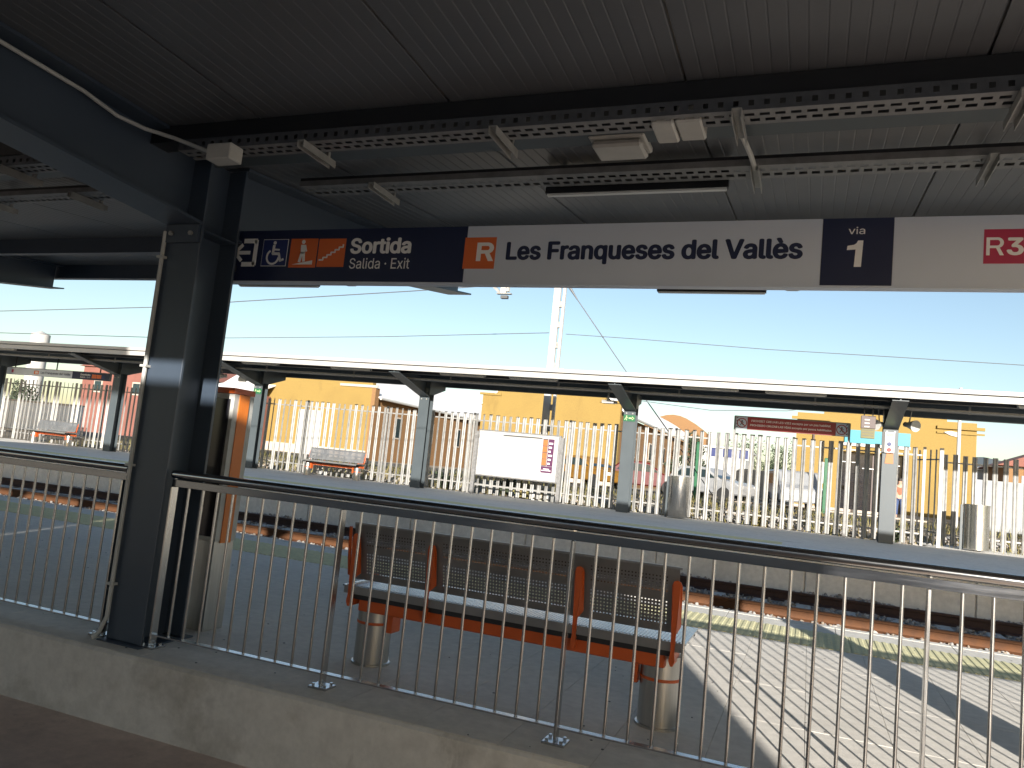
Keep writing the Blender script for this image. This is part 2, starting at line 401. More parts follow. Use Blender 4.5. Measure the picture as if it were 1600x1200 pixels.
for i in range(24000):
    x = rnd.uniform(-16, 4.5); y = rnd.uniform(9.9, 13.58)
    if abs(y - 10.8) < .06 or abs(y - 12.5) < .06: continue
    base = -.355 if 10.86 < y < 12.45 else -.335 - .05 * max(0, 10.3 - y)
    if y > 12.56: base = -.34 + .03 * math.sin(x * 2.3) + .03 * (y - 12.6)
    if 10.35 < y < 12.95 and abs((x / .6) - round(x / .6)) < .2 and rnd.random() < .72: continue
    stone(bal, x, y, base + rnd.uniform(-.02, .03), rnd.uniform(.018, .036))
tag(bal.build("ballast", STONE), kind='stuff')
bb = MB(); bb.add([(-70, 8.56, -.47), (14, 8.56, -.47), (14, 9.8, -.42), (-70, 9.8, -.42), (14, 13.6, -.40), (-70, 13.6, -.40)], [(0, 1, 2, 3), (3, 2, 4, 5)])
struct("track_bed", bb, mat("ballast_ground", (.27, .25, .225), .95, var=.45, scale=22, bump=1., bscale=26))

# rubble strip and dry grass beyond the far fence
rb = MB()
for i in range(2600):
    x = rnd.uniform(-24, 9); y = rnd.uniform(20.55, 24.5)
    zz = .2 + (y - 20.9) / .7 * .1 if y < 21.6 else .30 + (y - 21.6) / 3.9 * .32
    stone(rb, x, y, zz, rnd.uniform(.03, .10))
tag(rb.build("rubble", STONE), kind='stuff')
gr = MB()
for i in range(9000):
    x = rnd.uniform(-28, 10); y = rnd.uniform(20.7, 28)
    if rnd.random() < .4 and math.sin(x * 1.7) < 0: continue
    zz = .2 + (y - 20.9) / .7 * .1 if y < 21.6 else min(.62, .30 + (y - 21.6) / 3.9 * .32)
    h = rnd.uniform(.12, .42); a = rnd.uniform(0, 6.28); l = rnd.uniform(-.12, .12); wv = .012
    gr.add([(x - wv * math.cos(a), y - wv * math.sin(a), zz - .02), (x + wv * math.cos(a), y + wv * math.sin(a), zz - .02), (x + l, y + l * .5, zz + h)], [(0, 1, 2)])
tag(gr.build("dry_grass", M['dry']), kind='stuff')
struct("road", MB().box(-80, 60, 25.8, 44, .60, .635), M['asphalt'])

# ================================================================ NEAR CANOPY
CXA, CXB = -3.80, -3.525   # flange faces of the column
CX = (CXA + CXB) / 2
ZV, SLT, SLC = 2.98, .10, .03
def zt(y): return ZV + SLT * (y - 3.6)      # ceiling towards the tracks
def zc(y): return ZV + SLC * (3.4 - y)      # ceiling over the ramp
RX0, RX1 = -20., 9.6
cn = thing("platform_canopy", (CX, 3.7, 0), "dark steel canopy overhead with ribbed grey ceiling, near side platform", "canopy")
PW = 1.145; NR = 16
def panel_mesh(ya, yb, za, zb):
    m_ = MB(); st = (PW - .009) / NR; xs = []
    for k in range(NR):
        x = -PW / 2 + .0045 + st * k
        xs += [(x, 0), (x + st * .86, 0), (x + st * .93, .0022), (x + st * .97, .0022)]
    xs.append((PW / 2 - .0045, 0))
    n = len(xs)
    vs = [(x, ya - 3.7, za + h) for x, h in xs] + [(x, yb - 3.7, zb + h) for x, h in xs]
    m_.add(vs, [(i, i + 1, n + i + 1, n + i) for i in range(n - 1)])
    o = m_.build("ceiling_panel", M['ceil']); me = o.data; bpy.data.objects.remove(o); return me
pm_t = panel_mesh(3.46, 7.5, zt(3.46), zt(7.5)); pm_c = panel_mesh(-1.6, 3.44, zc(-1.6), zc(3.44))
for i in range(-17, 9):
    for pm in (pm_t, pm_c):
        o = bpy.data.objects.new("ceiling_panel", pm); COL.objects.link(o); o.parent = cn
        o.location = (-.6 + PW * (i + .5) - CX, 0, 0)
MB().prism([(-1.6, zc(-1.6) + .03), (3.45, ZV + .03), (7.55, zt(7.55) + .03), (7.55, 3.62), (3.45, 3.30), (-1.6, 3.40)], RX0, RX1, 'x').build("roof_deck", M['fascia'], cn)
MB().box(RX0, RX1, 7.552, 7.60, 3.25, 3.46).box(RX0, RX1, 7.552, 7.63, 3.475, 3.66).build("fascia", M['paint'], cn)
MB().box(RX0, RX1, -1.66, -1.602, 3.03, 3.45).build("rear_fascia", M['paint'], cn)
def ibeam_x(y0, y1, z0, z1, m_, name="purlin"): MB().box(RX0, RX1, y0, y1, z0, z1).build(name, m_, cn)
ibeam_x(3.20, 3.33, 2.885, zc(3.33) - .002, M['black'], "longitudinal_beam")
ibeam_x(3.47, 3.73, 2.955, 2.97, M['paint_far'], "dark_strip")  # flat strip, darker than the ceiling
MB().box(RX0, RX1, 5.80, 5.812, zt(5.8) - .15, zt(5.8)).box(RX0, RX1, 5.80, 5.88, zt(5.8) - .162, zt(5.8) - .15).build("purlin", M['paint'], cn)
MB().box(RX0, RX1, 7.40, 7.412, 3.19, zt(7.4)).box(RX0, RX1, 7.40, 7.5, 3.178, 3.19).build("purlin", M['paint'], cn)
MB().box(RX0, RX1, .9, .912, zc(.9) - .15, zc(.9)).box(RX0, RX1, .9, .98, zc(.9) - .162, zc(.9) - .15).build("purlin", M['paint'], cn)
def sloped(mb, x0, x1, ya, yb, zl_a, zl_b, th):   # plate following a slope
    mb.prism([(ya, zl_a), (yb, zl_b), (yb, zl_b + th), (ya, zl_a + th)], x0, x1, 'x')
def column_frame(dx, detail=True):
    a, b, c = CXA + dx, CXB + dx, CX + dx
    col = MB()
    col.box(a, b, 3.55, 3.570, .012, 2.975); col.box(c - .008, c + .008, 3.5705, 3.8545, .012, 2.975); col.box(a, b, 3.855, 3.875, .012, 2.975)
    col.box(a - .02, b + .03, 3.50, 3.93, .0025, .0115)
    col.box(c + .009, b - .002, 3.571, 3.854, 2.48, 2.492); col.box(a + .002, c - .009, 3.571, 3.854, 2.48, 2.492)
    co = col.build("column", M['paint'], cn, bevel=.003)
    bm = MB()
    # beam over the ramp
    sloped(bm, a, b, -1.5, 3.548, 2.80, 2.515, .018)
    sloped(bm, a, b, -1.5, 3.548, zc(-1.5) - .022, zc(3.548) - .022, .018)
    bm.prism([(-1.5, 2.82), (3.548, 2.535), (3.548, zc(3.55) - .024), (-1.5, zc(-1.5) - .024)], c - .006, c + .006, 'x')
    # end plate with bolts
    bm.box(a + .01, b - .01, 3.530, 3.5485, 2.40, 2.512)
    o1 = bm.build("beam", M['paint'], cn)
    b2 = MB()
    sloped(b2, a, b, 3.877, 7.45, 2.50, 3.035, .016)
    sloped(b2, a, b, 3.877, 7.39, zt(3.877) - .022, zt(7.39) - .022, .018)
    b2.prism([(3.877, 2.518), (7.38, 3.045), (7.38, zt(7.38) - .024), (3.877, zt(3.877) - .024)], c - .006, c + .006, 'x')
    b2.build("beam", M['paint'], cn)
    if detail:
        for xx in (a + .06, b - .06):
            for zz in (2.455,):
                MB().tube([(xx, 3.531, zz), (xx, 3.515, zz)], .015, 6).build("bolt", M['galv'], co)
        for zz in (2.60, 2.72, 2.84): MB().tube([(b - .05, 3.58, zz), (b - .05, 3.60, zz)], .013, 6).build("bolt", M['galv'], co)
column_frame(0)
column_frame(-6.15)
column_frame(-12.3, False); column_frame(5.45)

# conduit up the column and along the beam
cdt = thing("cable_conduit", (CXA, 3.54, 0), "thin grey conduit climbing the dark column edge and following the roof beam", "conduit")
xq = CXA + .006
MB().tube([(xq - .05, 3.50, .012), (xq - .02, 3.51, .05), (xq, 3.53, .14), (xq, 3.532, 1.0), (xq, 3.532, 2.3), (xq, 3.532, 2.47)], .013, 8).build("pipe", M['conduit'], cdt, smooth=True)
for zz in (.32, 1.02, 1.62, 2.3): MB().box(xq - .024, xq + .024, 3.512, 3.5495, zz, zz + .014).build("clamp", M['conduit'], cdt)
pts = [(CX + .06, yy, zc(yy) - .055) for yy in (-1.4, -.5, .5, 1.5, 2.2, 2.7)] + [(CX + .08, 2.9, 2.905), (CX + .16, 3.02, 2.88), (CX + .3, 3.09, 2.85), (at(334, 240, 3.1)[0], 3.10, at(334, 240, 3.1)[1])]
MB().tube(pts, .011, 8).build("pipe", M['conduit'], cdt, smooth=True)
ja, jz1 = at(332, 229, 3.10); jb, jz0 = at(366, 251, 3.10)
tag(MB().box(ja, jb, 3.06, 3.16, jz0, jz1).build("junction_box", M['offwhite'], bevel=.006), "small pale junction box at the top of the dark column beside the conduit end", "junction box")

# cable trays
def tray(name, y0, y1, z, x0, x1, label, brackets, solid=False):
    t_ = thing(name, (0, (y0 + y1) / 2, z), label, "cable tray", "cable trays under the canopy")
    # slotted side and floor: strips with gaps
    sd_ = MB(); p = .062; n = int((x1 - x0) / p)
    sd_.box(x0, x1, y0, y0 + .002, z, z + .018); sd_.box(x0, x1, y0, y0 + .002, z + .042, z + .062)
    sd_.box(x0, x1, y1 - .002, y1, z, z + .06)
    for k in range(n): sd_.box(x0 + k * p, x0 + k * p + .040, y0 + .0001, y0 + .0019, z + .018, z + .042)
    if solid:
        sd_ = MB().box(x0, x1, y0, y0 + .002, z, z + .036); sd_.box(x0, x1, y1 - .002, y1, z, z + .036)
        MB().box(x0, x1, y0 + .004, y0 + .03, z + .0365, z + .056).build("cable", M['black'], t_)  # black strip painting in the rim and its shadow gap
    sd_.build("side", M['galv_tray'] if solid else M['shaded_tray'], t_)
    fl_ = MB(); wv = y1 - y0
    fl_.box(x0, x1, y0 + .002, y0 + .25 * wv, z, z + .002); fl_.box(x0, x1, y0 + .42 * wv, y0 + .60 * wv, z, z + .002); fl_.box(x0, x1, y1 - .2 * wv, y1 - .002, z, z + .002)
    for k in range(n):
        fl_.box(x0 + k * p, x0 + k * p + .022, y0 + .25 * wv, y0 + .42 * wv, z + .0001, z + .0019)
        fl_.box(x0 + k * p + .02, x0 + k * p + .042, y0 + .60 * wv, y1 - .2 * wv, z + .0001, z + .0019)
    fl_.build("floor_strip", M['galv_tray'], t_)
    for xb in brackets:
        b_ = MB()
        b_.box(xb - .021, xb - .017, y0 - .03, y1 + .12, z - .042, z - .002); b_.box(xb + .017, xb + .021, y0 - .03, y1 + .12, z - .042, z - .002)
        b_.box(xb - .0165, xb + .0165, y0 - .03, y1 + .12, z - .006, z - .002)
        b_.box(xb - .01, xb + .01, y1 + .06, y1 + .08, z - .002, zt(y1) + .02)
        b_.build("bracket", M['galv'], t_)
    return t_
ta = tray("cable_tray", 3.17, 3.31, 2.815, CXB + .12, 6, "slotted cable tray along the ceiling, nearer the black beam, with junction boxes under it", (-2.55, -1.47, -.37, .66, 1.7))
MB().tube([(CXB + .15, 3.325, 2.845), (-1.5, 3.326, 2.84), (0, 3.324, 2.85), (1, 3.324, 2.845), (6, 3.324, 2.85)], .012, 6).build("cable", M['cable'], ta)
tray("cable_tray", 4.02, 4.20, 2.925, CXB + .3, 6, "slotted cable tray on the ceiling further out, above the long black lamp", (-2.66, -.36, .715, 1.8), True)
tray("cable_tray", 3.22, 3.36, 2.82, -19, -3.98, "slotted cable tray behind the sloping roof beam, nearer the camera", (-4.9, -5.8, -7.0))
tray("cable_tray", 3.95, 4.12, 2.93, -19, -4.9, "slotted cable tray behind the sloping roof beam, nearer the roof edge", (-5.2, -6.2, -7.6), True)
# ceiling fittings
el = thing("emergency_light", (-1.0, 3.73, 2.90), "small oblong beige emergency light fixed to the canopy ceiling", "light")
MB().box(-1.155, -.865, 3.62, 3.85, 2.945, 2.98).build("housing", M['offwhite'], el, bevel=.008)
MB().box(-1.14, -.88, 3.64, 3.83, 2.905, 2.944).build("diffuser", M['offwhite'], el, bevel=.012)
for k, (xa, xb) in enumerate(((-.745, -.645), (-.638, -.525))):
    tag(MB().box(xa, xb, 3.22, 3.42, 2.80 + .006 * k, 2.88 + .006 * k).build("junction_box", M['offwhite'], bevel=.008),
        ("pale grey junction box under the cable tray, beside the beige emergency light", "pale grey junction box under the cable tray with a bent conduit leaving it")[k], "junction box", "paired junction boxes under the tray")
cp = thing("bent_conduit", (-.45, 3.5, 2.85), "pale bent conduit running from the junction boxes down to the outer tray", "conduit")
MB().tube([(-.524, 3.32, 2.855), (-.47, 3.31, 2.862), (-.42, 3.33, 2.865), (-.395, 3.40, 2.87), (-.385, 3.6, 2.89), (-.37, 3.85, 2.915), (-.36, 4.05, 2.92)], .013, 8).build("pipe", M['offwhite'], cp, smooth=True)
def bar_lamp(x0, x1, y0, y1, z0, label, h=.07, rod=0):
    t_ = thing("linear_lamp", ((x0 + x1) / 2, (y0 + y1) / 2, z0), label, "lamp", "linear lamps under the canopy")
    MB().prism([(y0, z0 + .012), (y1, z0 + .012), (y1, z0 + h), (y0 + .01, z0 + h)], x0, x1, 'x').build("housing", M['black'], t_)
    MB().box(x0 + .01, x1 - .01, y0 + .006, y1 - .006, z0, z0 + .0118).build("diffuser", M['lamp_face'], t_)
    if rod:
        for xx in (x0 + .1, x1 - .1): MB().box(xx - .01, xx + .01, (y0 + y1) / 2 - .01, (y0 + y1) / 2 + .01, z0 + h, rod).build("hanger", M['black'], t_)
    return t_
bar_lamp(at(852, 300, 4.22)[0], at(1138, 288, 4.22)[0], 4.22, 4.262, at(995, 300, 4.22)[1], "long black linear lamp on the ceiling right over the station name", .135, zt(4.24))
bar_lamp(at(1026, 457, 6.82)[0], at(1197, 457.5, 6.82)[0], 6.82, 6.87, at(1110, 457.5, 6.82)[1], "black linear lamp showing below the sign's name panel", .10, zt(6.85))
bar_lamp(at(372, 446, 6.82)[0], at(496, 446, 6.82)[0], 6.82, 6.87, at(430, 447.5, 6.82)[1], "black linear lamp showing below the exit end of the sign", .10, zt(6.85))
for x_, lb in ((-.24, "small grey fixing box showing below the sign near the platform number"), (-4.70, "small grey fixing box showing below the exit end of the sign")):
    tag(MB().box(x_ - .05, x_ + .06, 6.84, 6.93, 2.985, 3.05).box(x_ - .01, x_ + .01, 6.87, 6.89, 3.05, zt(6.88) + .02).build("fixing_box", M['conduit'], bevel=.006), lb, "fixing box", "fixing boxes below the sign")

# ================================================================ HANGING STATION SIGN
SY = 3.90
def letter_r(parent, x0, x1, z0, z1, y, wt=.26):
    W, H = x1 - x0, z1 - z0
    def q(u, v): return (x0 + W * u, z0 + H * v)
    mb = MB(); s_ = wt; zc_ = .70; ro = .30; ri = ro - wt * .72
    mb.prism([q(0, 0), q(s_, 0), q(s_, 1), q(0, 1)], y, y + .0004, 'y')
    mb.prism([q(s_, 1 - wt * .72), q(.62, 1 - wt * .72), q(.62, 1), q(s_, 1)], y, y + .0004, 'y')
    mb.prism([q(s_, 1 - 2 * ro), q(.62, 1 - 2 * ro), q(.62, 1 - 2 * ro + wt * .72), q(s_, 1 - 2 * ro + wt * .72)], y, y + .0004, 'y')
    n = 10
    for k in range(n):
        t0, t1 = -math.pi / 2 + math.pi * k / n, -math.pi / 2 + math.pi * (k + 1) / n
        mb.prism([q(.62 + .36 * math.cos(t0), zc_ + ro * math.sin(t0)), q(.62 + .36 * math.cos(t1), zc_ + ro * math.sin(t1)), q(.62 + .36 * ri / ro * math.cos(t1) * .8, zc_ + ri * math.sin(t1)), q(.62 + .36 * ri / ro * math.cos(t0) * .8, zc_ + ri * math.sin(t0))], y, y + .0004, 'y')
    mb.prism([q(1.0 - s_ * 1.15, 0), q(1.0, 0), q(.76, .415), q(.76 - s_ * 1.05, .3995)], y + .0001, y + .0005, 'y')
    return mb.build("lettering", M['sign_white'], parent)
sg = thing("station_sign", (-1.4, SY + .05, 2.25), "long hanging station sign with pale grey name panel and navy exit panel", "sign")
Z0, Z1 = 2.257, 2.588
def sx(x, y=400): return at(x, y, SY)[0]
def szx(x, y): return at(x, y, SY)
EX1 = sx(727); VX0, VX1 = sx(1283), sx(1395)
SXL, SXR = -3.64, 2.2
MB().box(SXL, SXR, SY + .004, SY + .05, Z0, Z1).build("casing", M['galv'], sg)
MB().box(SXL, SXR, SY - .006, SY + .056, Z0 - .012, Z0 - .001).build("edge_rail", M['sign_grey'], sg)
plate("exit_panel", M['navy'], sg, SXL, EX1 - .001, Z0, Z1, SY, .0038)
plate("name_panel", M['sign_grey'], sg, EX1 + .001, VX0 - .001, Z0, Z1, SY, .0038)
plate("number_panel", M['navy'], sg, VX0 + .001, VX1 - .001, Z0, Z1, SY, .0038)
plate("line_panel", M['sign_grey'], sg, VX1 + .001, SXR, Z0, Z1, SY, .0038)
MB().box(-3.62, -3.54, 3.8755, SY - .0005, Z0 + .06, Z0 + .10).box(-3.62, -3.54, 3.8755, SY - .0005, Z1 - .10, Z1 - .06).build("bracket", M['black'], sg)
Y1 = SY - .0008
def fit(x0, y0, x1, y1):   # photo rectangle -> X0,X1,Zlow,Zhigh on the sign face
    a, _ = at(x0, (y0 + y1) / 2, SY); b, _ = at(x1, (y0 + y1) / 2, SY); xm = (x0 + x1) / 2
    return a, b, at(xm, y1, SY)[1], at(xm, y0, SY)[1]
text("lettering", "Sortida", M['sign_white'], sg, *fit(548, 371, 643, 396.5), Y1, bold=.034)
text("lettering", "Salida · Exit", M['sign_white'], sg, *fit(546, 403, 640, 420), Y1, bold=.004)
text("lettering", "Les Franqueses del Vallès", M['navy'], sg, *fit(791, 374, 1254.5, 413), Y1, bold=.036)
text("lettering", "via", M['sign_white'], sg, *fit(1326, 354.5, 1352, 366), Y1, bold=.004)
a, b, c, d = fit(1322, 376, 1348, 417); W = b - a; H = d - c
MB().prism([(a + W * u, c + H * v) for u, v in ((.50, 0), (.93, 0), (1.0, 1), (.68, 1), (.60, .90), (.46, .84), (.06, .80), (.03, .64), (.56, .66))], Y1 - .0006, Y1 + .0004, 'y').build("lettering", M['sign_white'], sg)
plate("logo_square", M['sign_orange'], sg, *fit(725, 371, 774, 420), Y1)
letter_r(sg, *fit(745, 379, 772, 408), Y1 - .0008)
plate("line_square", M['magenta'], sg, fit(1537, 358, 1620, 412)[0], fit(1537, 358, 1625, 412)[1], *fit(1537, 358, 1600, 412)[2:], Y1)
letter_r(sg, *fit(1541, 371, 1569, 399), Y1 - .0008, .2)
text("lettering", "3", M['sign_white'], sg, *fit(1573, 371, 1600, 399), Y1 - .0006, bold=.03)
# pictograms
def pic_(): pass
def pic(polys, m, name="pictogram"):
    mb = MB()
    for q in polys:
        mb.prism(q, Y1 - .0022, Y1 - .0002, 'y')
    return mb.build(name, m, sg)
def framed(x0, y0, x1, y1):
    a, b, c, d = fit(x0, y0, x1, y1); return a, b, c, d
def line(p, q, wd):
    p = Vector(p); q = Vector(q); d = (q - p).normalized(); n = Vector((-d.y, d.x)) * wd / 2; e = d * wd * .2
    return [tuple(p - n - e), tuple(q - n + e), tuple(q + n + e), tuple(p + n - e)]
def arc(cx, cz, r, wd, a0, a1, n=14):
    out = []
    for k in range(n):
        t0 = a0 + (a1 - a0) * k / n; t1 = a0 + (a1 - a0) * (k + 1) / n + .02
        out.append([(cx + (r + s) * math.cos(t), cz + (r + s) * math.sin(t)) for s, t in ((-wd / 2, t0), (wd / 2, t0), (wd / 2, t1), (-wd / 2, t1))])
    return out
a, b, c, d = framed(366, 374, 402, 416); W = b - a; H = d - c
def U(u, v): return (a + W * u, c + H * v)
wd = .16 * W
pic([line(U(.42, .93), U(.92, .93), wd), line(U(.92, .93), U(.92, .07), wd), line(U(.92, .07), U(.42, .07), wd),
     line(U(.04, .5), U(.68, .5), wd * .8), line(U(.04, .5), U(.34, .78), wd * .8), line(U(.04, .5), U(.34, .22), wd * .8)], M['sign_white'])
a, b, c, d = framed(410, 374, 449, 416); W = b - a; H = d - c
plate("pictogram_square", M['sign_white'], sg, a, b, c, d, Y1); plate("pictogram_square", M['blue_film'], sg, a + .004, b - .004, c + .004, d - .004, Y1 - .002)
Y1 -= .002
pic([disc_pts(*U(.48, .86), .06 * W, 10), line(U(.46, .76), U(.44, .46), .09 * W), line(U(.46, .62), U(.68, .60), .06 * W), line(U(.44, .46), U(.68, .46), .09 * W), line(U(.68, .46), U(.76, .2), .08 * W), line(U(.76, .2), U(.88, .25), .07 * W)]
    + arc(*U(.45, .34), .235 * W, .065 * W, 2.1, 6.2), M['sign_white'])
Y1 += .002
for q, (x0, x1) in enumerate(((453, 495), (497, 539))):
    a, b, c, d = framed(x0, 373, x1, 418 - q); W = b - a; H = d - c
    plate("pictogram_square", M['sign_orange'], sg, a, b, c, d, Y1); Y1 -= .002
    if q == 0:
        pic([disc_pts(*U(.48, .88), .065 * W, 10), [U(.40, .78), U(.56, .78), U(.58, .48), U(.42, .48)], line(U(.56, .76), U(.62, .56), .05 * W), line(U(.46, .5), U(.40, .2), .09 * W), line(U(.53, .5), U(.56, .22), .09 * W),
             [U(.14, .10), U(.88, .10), U(.88, .24)]], M['sign_white'])
    else:
        st = []
        for k in range(6):
            x_, z_ = .08 + k * .14, .24 + k * .09
            st += [line(U(x_, z_), U(x_ + .14, z_), .045 * W), line(U(x_ + .14, z_), U(x_ + .14, z_ + .09), .045 * W)]
        pic(st, M['sign_white'])
    Y1 += .002

# ================================================================ NEAR RAILING
RY = 3.60
def railing(x0, x1, label, posts, b0):
    t_ = thing("railing", ((x0 + x1) / 2, RY, 0), label, "railing", "stainless railings along the ramp")
    MB().tube([(x0, RY, 1.0), (x1, RY, 1.0)], .0245, 16).build("handrail", M['polished'], t_, smooth=True)
    box("flat_bar", M['bar_steel'], t_, x0, x1, RY - .006, RY + .006, .928, .970, bevel=.0015)
    box("bottom_rail", M['seat'], t_, x0, x1, RY - .02, RY + .02, .070, .078)
    proto = None
    k = math.ceil((x0 - b0) / .10735)
    while b0 + k * .10735 < x1:
        x_ = b0 + k * .10735; k += 1
        if any(abs(x_ - p) < .04 for p in posts): continue
        if proto is None:
            proto = MB().tube([(x_, RY, .0785), (x_, RY, .9275)], .0075, 10).build("baluster", M['steel'], t_, smooth=True); px_ = x_
        else:
            c_ = proto.copy(); COL.objects.link(c_); c_.location.x = x_ - px_
    for p in posts:
        ps = box("post", M['steel'], t_, p - .007, p + .007, RY - .024, RY + .024, .014, .9275, bevel=.002)
        MB().tube([(p, RY, .971), (p, RY, .978)], .01, 8).build("spigot", M['steel'], ps)
        box("base_plate", M['seat'], ps, p - .055, p + .055, RY - .05, RY + .05, .0015, .0135, bevel=.002)
        for dx_ in (-.035, .035):
            for dy_ in (-.03, .03): MB().tube([(p + dx_, RY + dy_, .0135), (p + dx_, RY + dy_, .026)], .009, 6).build("bolt", M['seat'], ps)
    return t_
B0 = -3.061 + 0.0
railing(CXB + .012, 6, "stainless railing with thin vertical bars in front of the perforated bench", (CXB + .03, -2.318, -1.03, .47, 1.8), B0)
railing(-20, CXA - .065, "stainless railing with thin vertical bars on the far side of the dark column", (CXA - .09, -5.2, -6.5, -7.8), -4.005)

# ================================================================ BENCHES
def make_bench(name, label, group):
    t_ = thing(name, (0, 0, 0), label, "bench", group)
    for sx_ in (-.86, .86):
        lg = MB().lathe([(.115, 0), (.115, .012), (.104, .014), (.104, .36), (0, .36)], (sx_, 0, 0), 28).build("leg", M['steel_rough'], t_, smooth=True)
        MB().lathe([(.1045, .235), (.107, .237), (.107, .249), (.1045, .251)], (sx_, 0, 0), 28).build("band", M['orange'], lg, smooth=True)
        s2 = -1 if sx_ > 0 else 1
        MB().box(sx_ + s2 * .11, sx_ + s2 * .145, -.05, .05, .20, .36).build("bracket", M['orange'], t_)
    MB().box(-.90, .90, -.150, -.04, .318, .40).build("beam", M['orange'], t_, bevel=.006)
    MB().box(-.94, .94, -.165, -.15, .385, .414).box(-.94, .94, .15, .165, .385, .414).build("seat_rail", M['black'], t_)
    # ribbed seat, folded down at both long edges
    s_ = MB(); n = 110; L = 1.0
    s_.add([(-L, -.18, .46), (L, -.18, .46), (L, .29, .465), (-L, .29, .465), (-L, -.18, .452), (L, -.18, .452), (L, .29, .457), (-L, .29, .457)],
           [(0, 1, 2, 3), (7, 6, 5, 4), (3, 2, 6, 7), (0, 3, 7, 4), (1, 5, 6, 2)])
    for k in range(n):
        x_ = -L + .02 + (2 * L - .04) * k / n
        s_.box(x_, x_ + .009, -.17, .28, .4605, .4645)
    s_.build("seat", M['seat'], t_)
    MB().box(-.985, .985, -.186, -.1805, .415, .46).box(-.985, .985, .2905, .296, .42, .465).build("seat_skirt", M['perf'], t_)
    # perforated backrest: real holes
    b_ = MB(); p = .018; rows_ = 18; x0 = -.96; cols = int(1.92 / p)
    def bp(x, v):      # v: 0 bottom .. 1 top
        z = .492 + .325 * v; y = -.115 - .075 * v - .02 * (v * v - v); return (x, y, z)
    vst = 1 / rows_
    arms = (-.94, -.44, .43, .94)
    oct_ = [(math.cos(math.pi / 4 * k + math.pi / 8), math.sin(math.pi / 4 * k + math.pi / 8)) for k in range(8)]
    idx = {}
    for j in range(rows_):
        run = None
        for i in range(cols + 1):
            xc = x0 + p * (i + .5)
            hole = i < cols and ((2 <= j <= 8) or (11 <= j <= 15)) and all(abs(xc - q) > .055 for q in arms)
            if hole or i == cols:
                if run is not None:
                    b_.add([bp(x0 + p * run, j * vst), bp(x0 + p * i, j * vst), bp(x0 + p * i, (j + 1) * vst), bp(x0 + p * run, (j + 1) * vst)], [(0, 1, 2, 3)]); run = None
                if hole:
                    vc = (j + .5) * vst; rr = .0031; k_ = rr / .325
                    sq = [bp(x0 + p * i, j * vst), bp(x0 + p * (i + 1), j * vst), bp(x0 + p * (i + 1), (j + 1) * vst), bp(x0 + p * i, (j + 1) * vst)]
                    hc = [bp(xc + rr * sx_ * 1.25, vc + k_ * sz_ * 1.25) for sx_, sz_ in ((-.92, -.92), (.92, -.92), (.92, .92), (-.92, .92))]
                    b_.add(sq + hc, [(0, 1, 5, 4), (1, 2, 6, 5), (2, 3, 7, 6), (3, 0, 4, 7)])
            elif run is None: run = i
    b_.build("backrest", M['perf'], t_)
    MB().prism([(-.191, .817), (-.176, .817), (-.176, .829), (-.191, .829)], -.96, .96, 'x').build("backrest_rim", M['perf'], t_)
    for q in arms:
        A_ = MB()
        # rounded strap screwed to the back of the backrest, narrowing to a bar that reaches the beam
        def by(z): return -.123 - .075 * (z - .492) / .325
        out = [(-.025, .53), (-.012, .50), (-.010, .41), (-.016, .37), (-.006, .345), (.006, .345), (.016, .37), (.010, .41), (.012, .50), (.025, .53), (.026, .735), (.017, .757), (0, .764), (-.017, .757), (-.026, .735)]
        fr = []; bk = []
        for u, z in out:
            yb = by(z) if z > .5 else -.19
            fr.append((q + u, yb - .008, z)); bk.append((q + u, yb - .001, z))
        n = len(out)
        A_.add(fr + bk, [tuple(range(n)), tuple(range(n, 2 * n))[::-1]] + [(i, n + i, n + (i + 1) % n, (i + 1) % n) for i in range(n)])
        # side web that follows the strap round to the seat
        A_.prism([(-.188, .345), (-.188, .405), (.02, .405), (.02, .345)], q - .006, q + .006, 'x')
        ar = A_.build("arm_strap", M['orange'], t_)
        for z in (.555, .735): MB().tube([(q, by(z) - .009, z), (q, by(z) - .013, z)], .009, 8).build("screw", M['ink'], ar)
    for q in (-.985,):
        A_ = MB()
        path = [(q, -.19, .80), (q, -.17, .62), (q, -.15, .52), (q, -.05, .487), (q, .2, .486)]
        A_.tube(path, .010, 8); A_.build("end_rail", M['orange'], t_, smooth=True)
    return t_
bench = make_bench("bench", "perforated steel bench with orange straps behind the railing, seen from its back", "platform benches")
B2 = tree_copy(bench); B3 = tree_copy(bench)
bench.location = (-1.53, 4.20, 0)
for o, x_, y_, lb in ((B2, -13.15, 19.55, "small bench on the opposite platform in front of the peach walled shed"), (B3, -24.95, 19.65, "small bench on the opposite platform under the far station sign")):
    o.location = (x_, y_, FZ); o.rotation_euler.z = math.pi; o["label"] = lb

# ================================================================ INFORMATION TOTEM behind the column
tt = thing("information_totem", (-3.8, 4.2, 0), "slim information totem with orange edges standing right behind the dark column", "totem")
TX0, TX1, TY0, TY1 = -4.02, -3.555, 4.06, 4.26
box("plinth", M['steel_rough'], tt, TX0 + .02, TX1 - .004, TY0 + .01, TY1 - .01, .002, .57)
box("screen_panel", M['dark_open'], tt, TX0 + .03, TX1 - .03, TY0 - .004, TY0 + .01, .60, 1.50)
box("cabinet", M['conduit'], tt, TX0, TX1 - .001, TY0 + .0105, TY1, .572, 1.535)
box("side_strip", M['orange2'], tt, TX1, TX1 + .006, TY0 + .055, TY1 - .05, .56, 1.535)
box("header", M['orange'], tt, TX0, TX1 + .004, TY0 - .006, TY1, 1.538, 1.575)
tag(MB().box(-3.0 - .5, -3.0 - .49, 4.05, 4.06, 0.001, .002).build("paper_scrap", M['white']), "tiny paper scrap on the paving beside the totem foot", "litter")

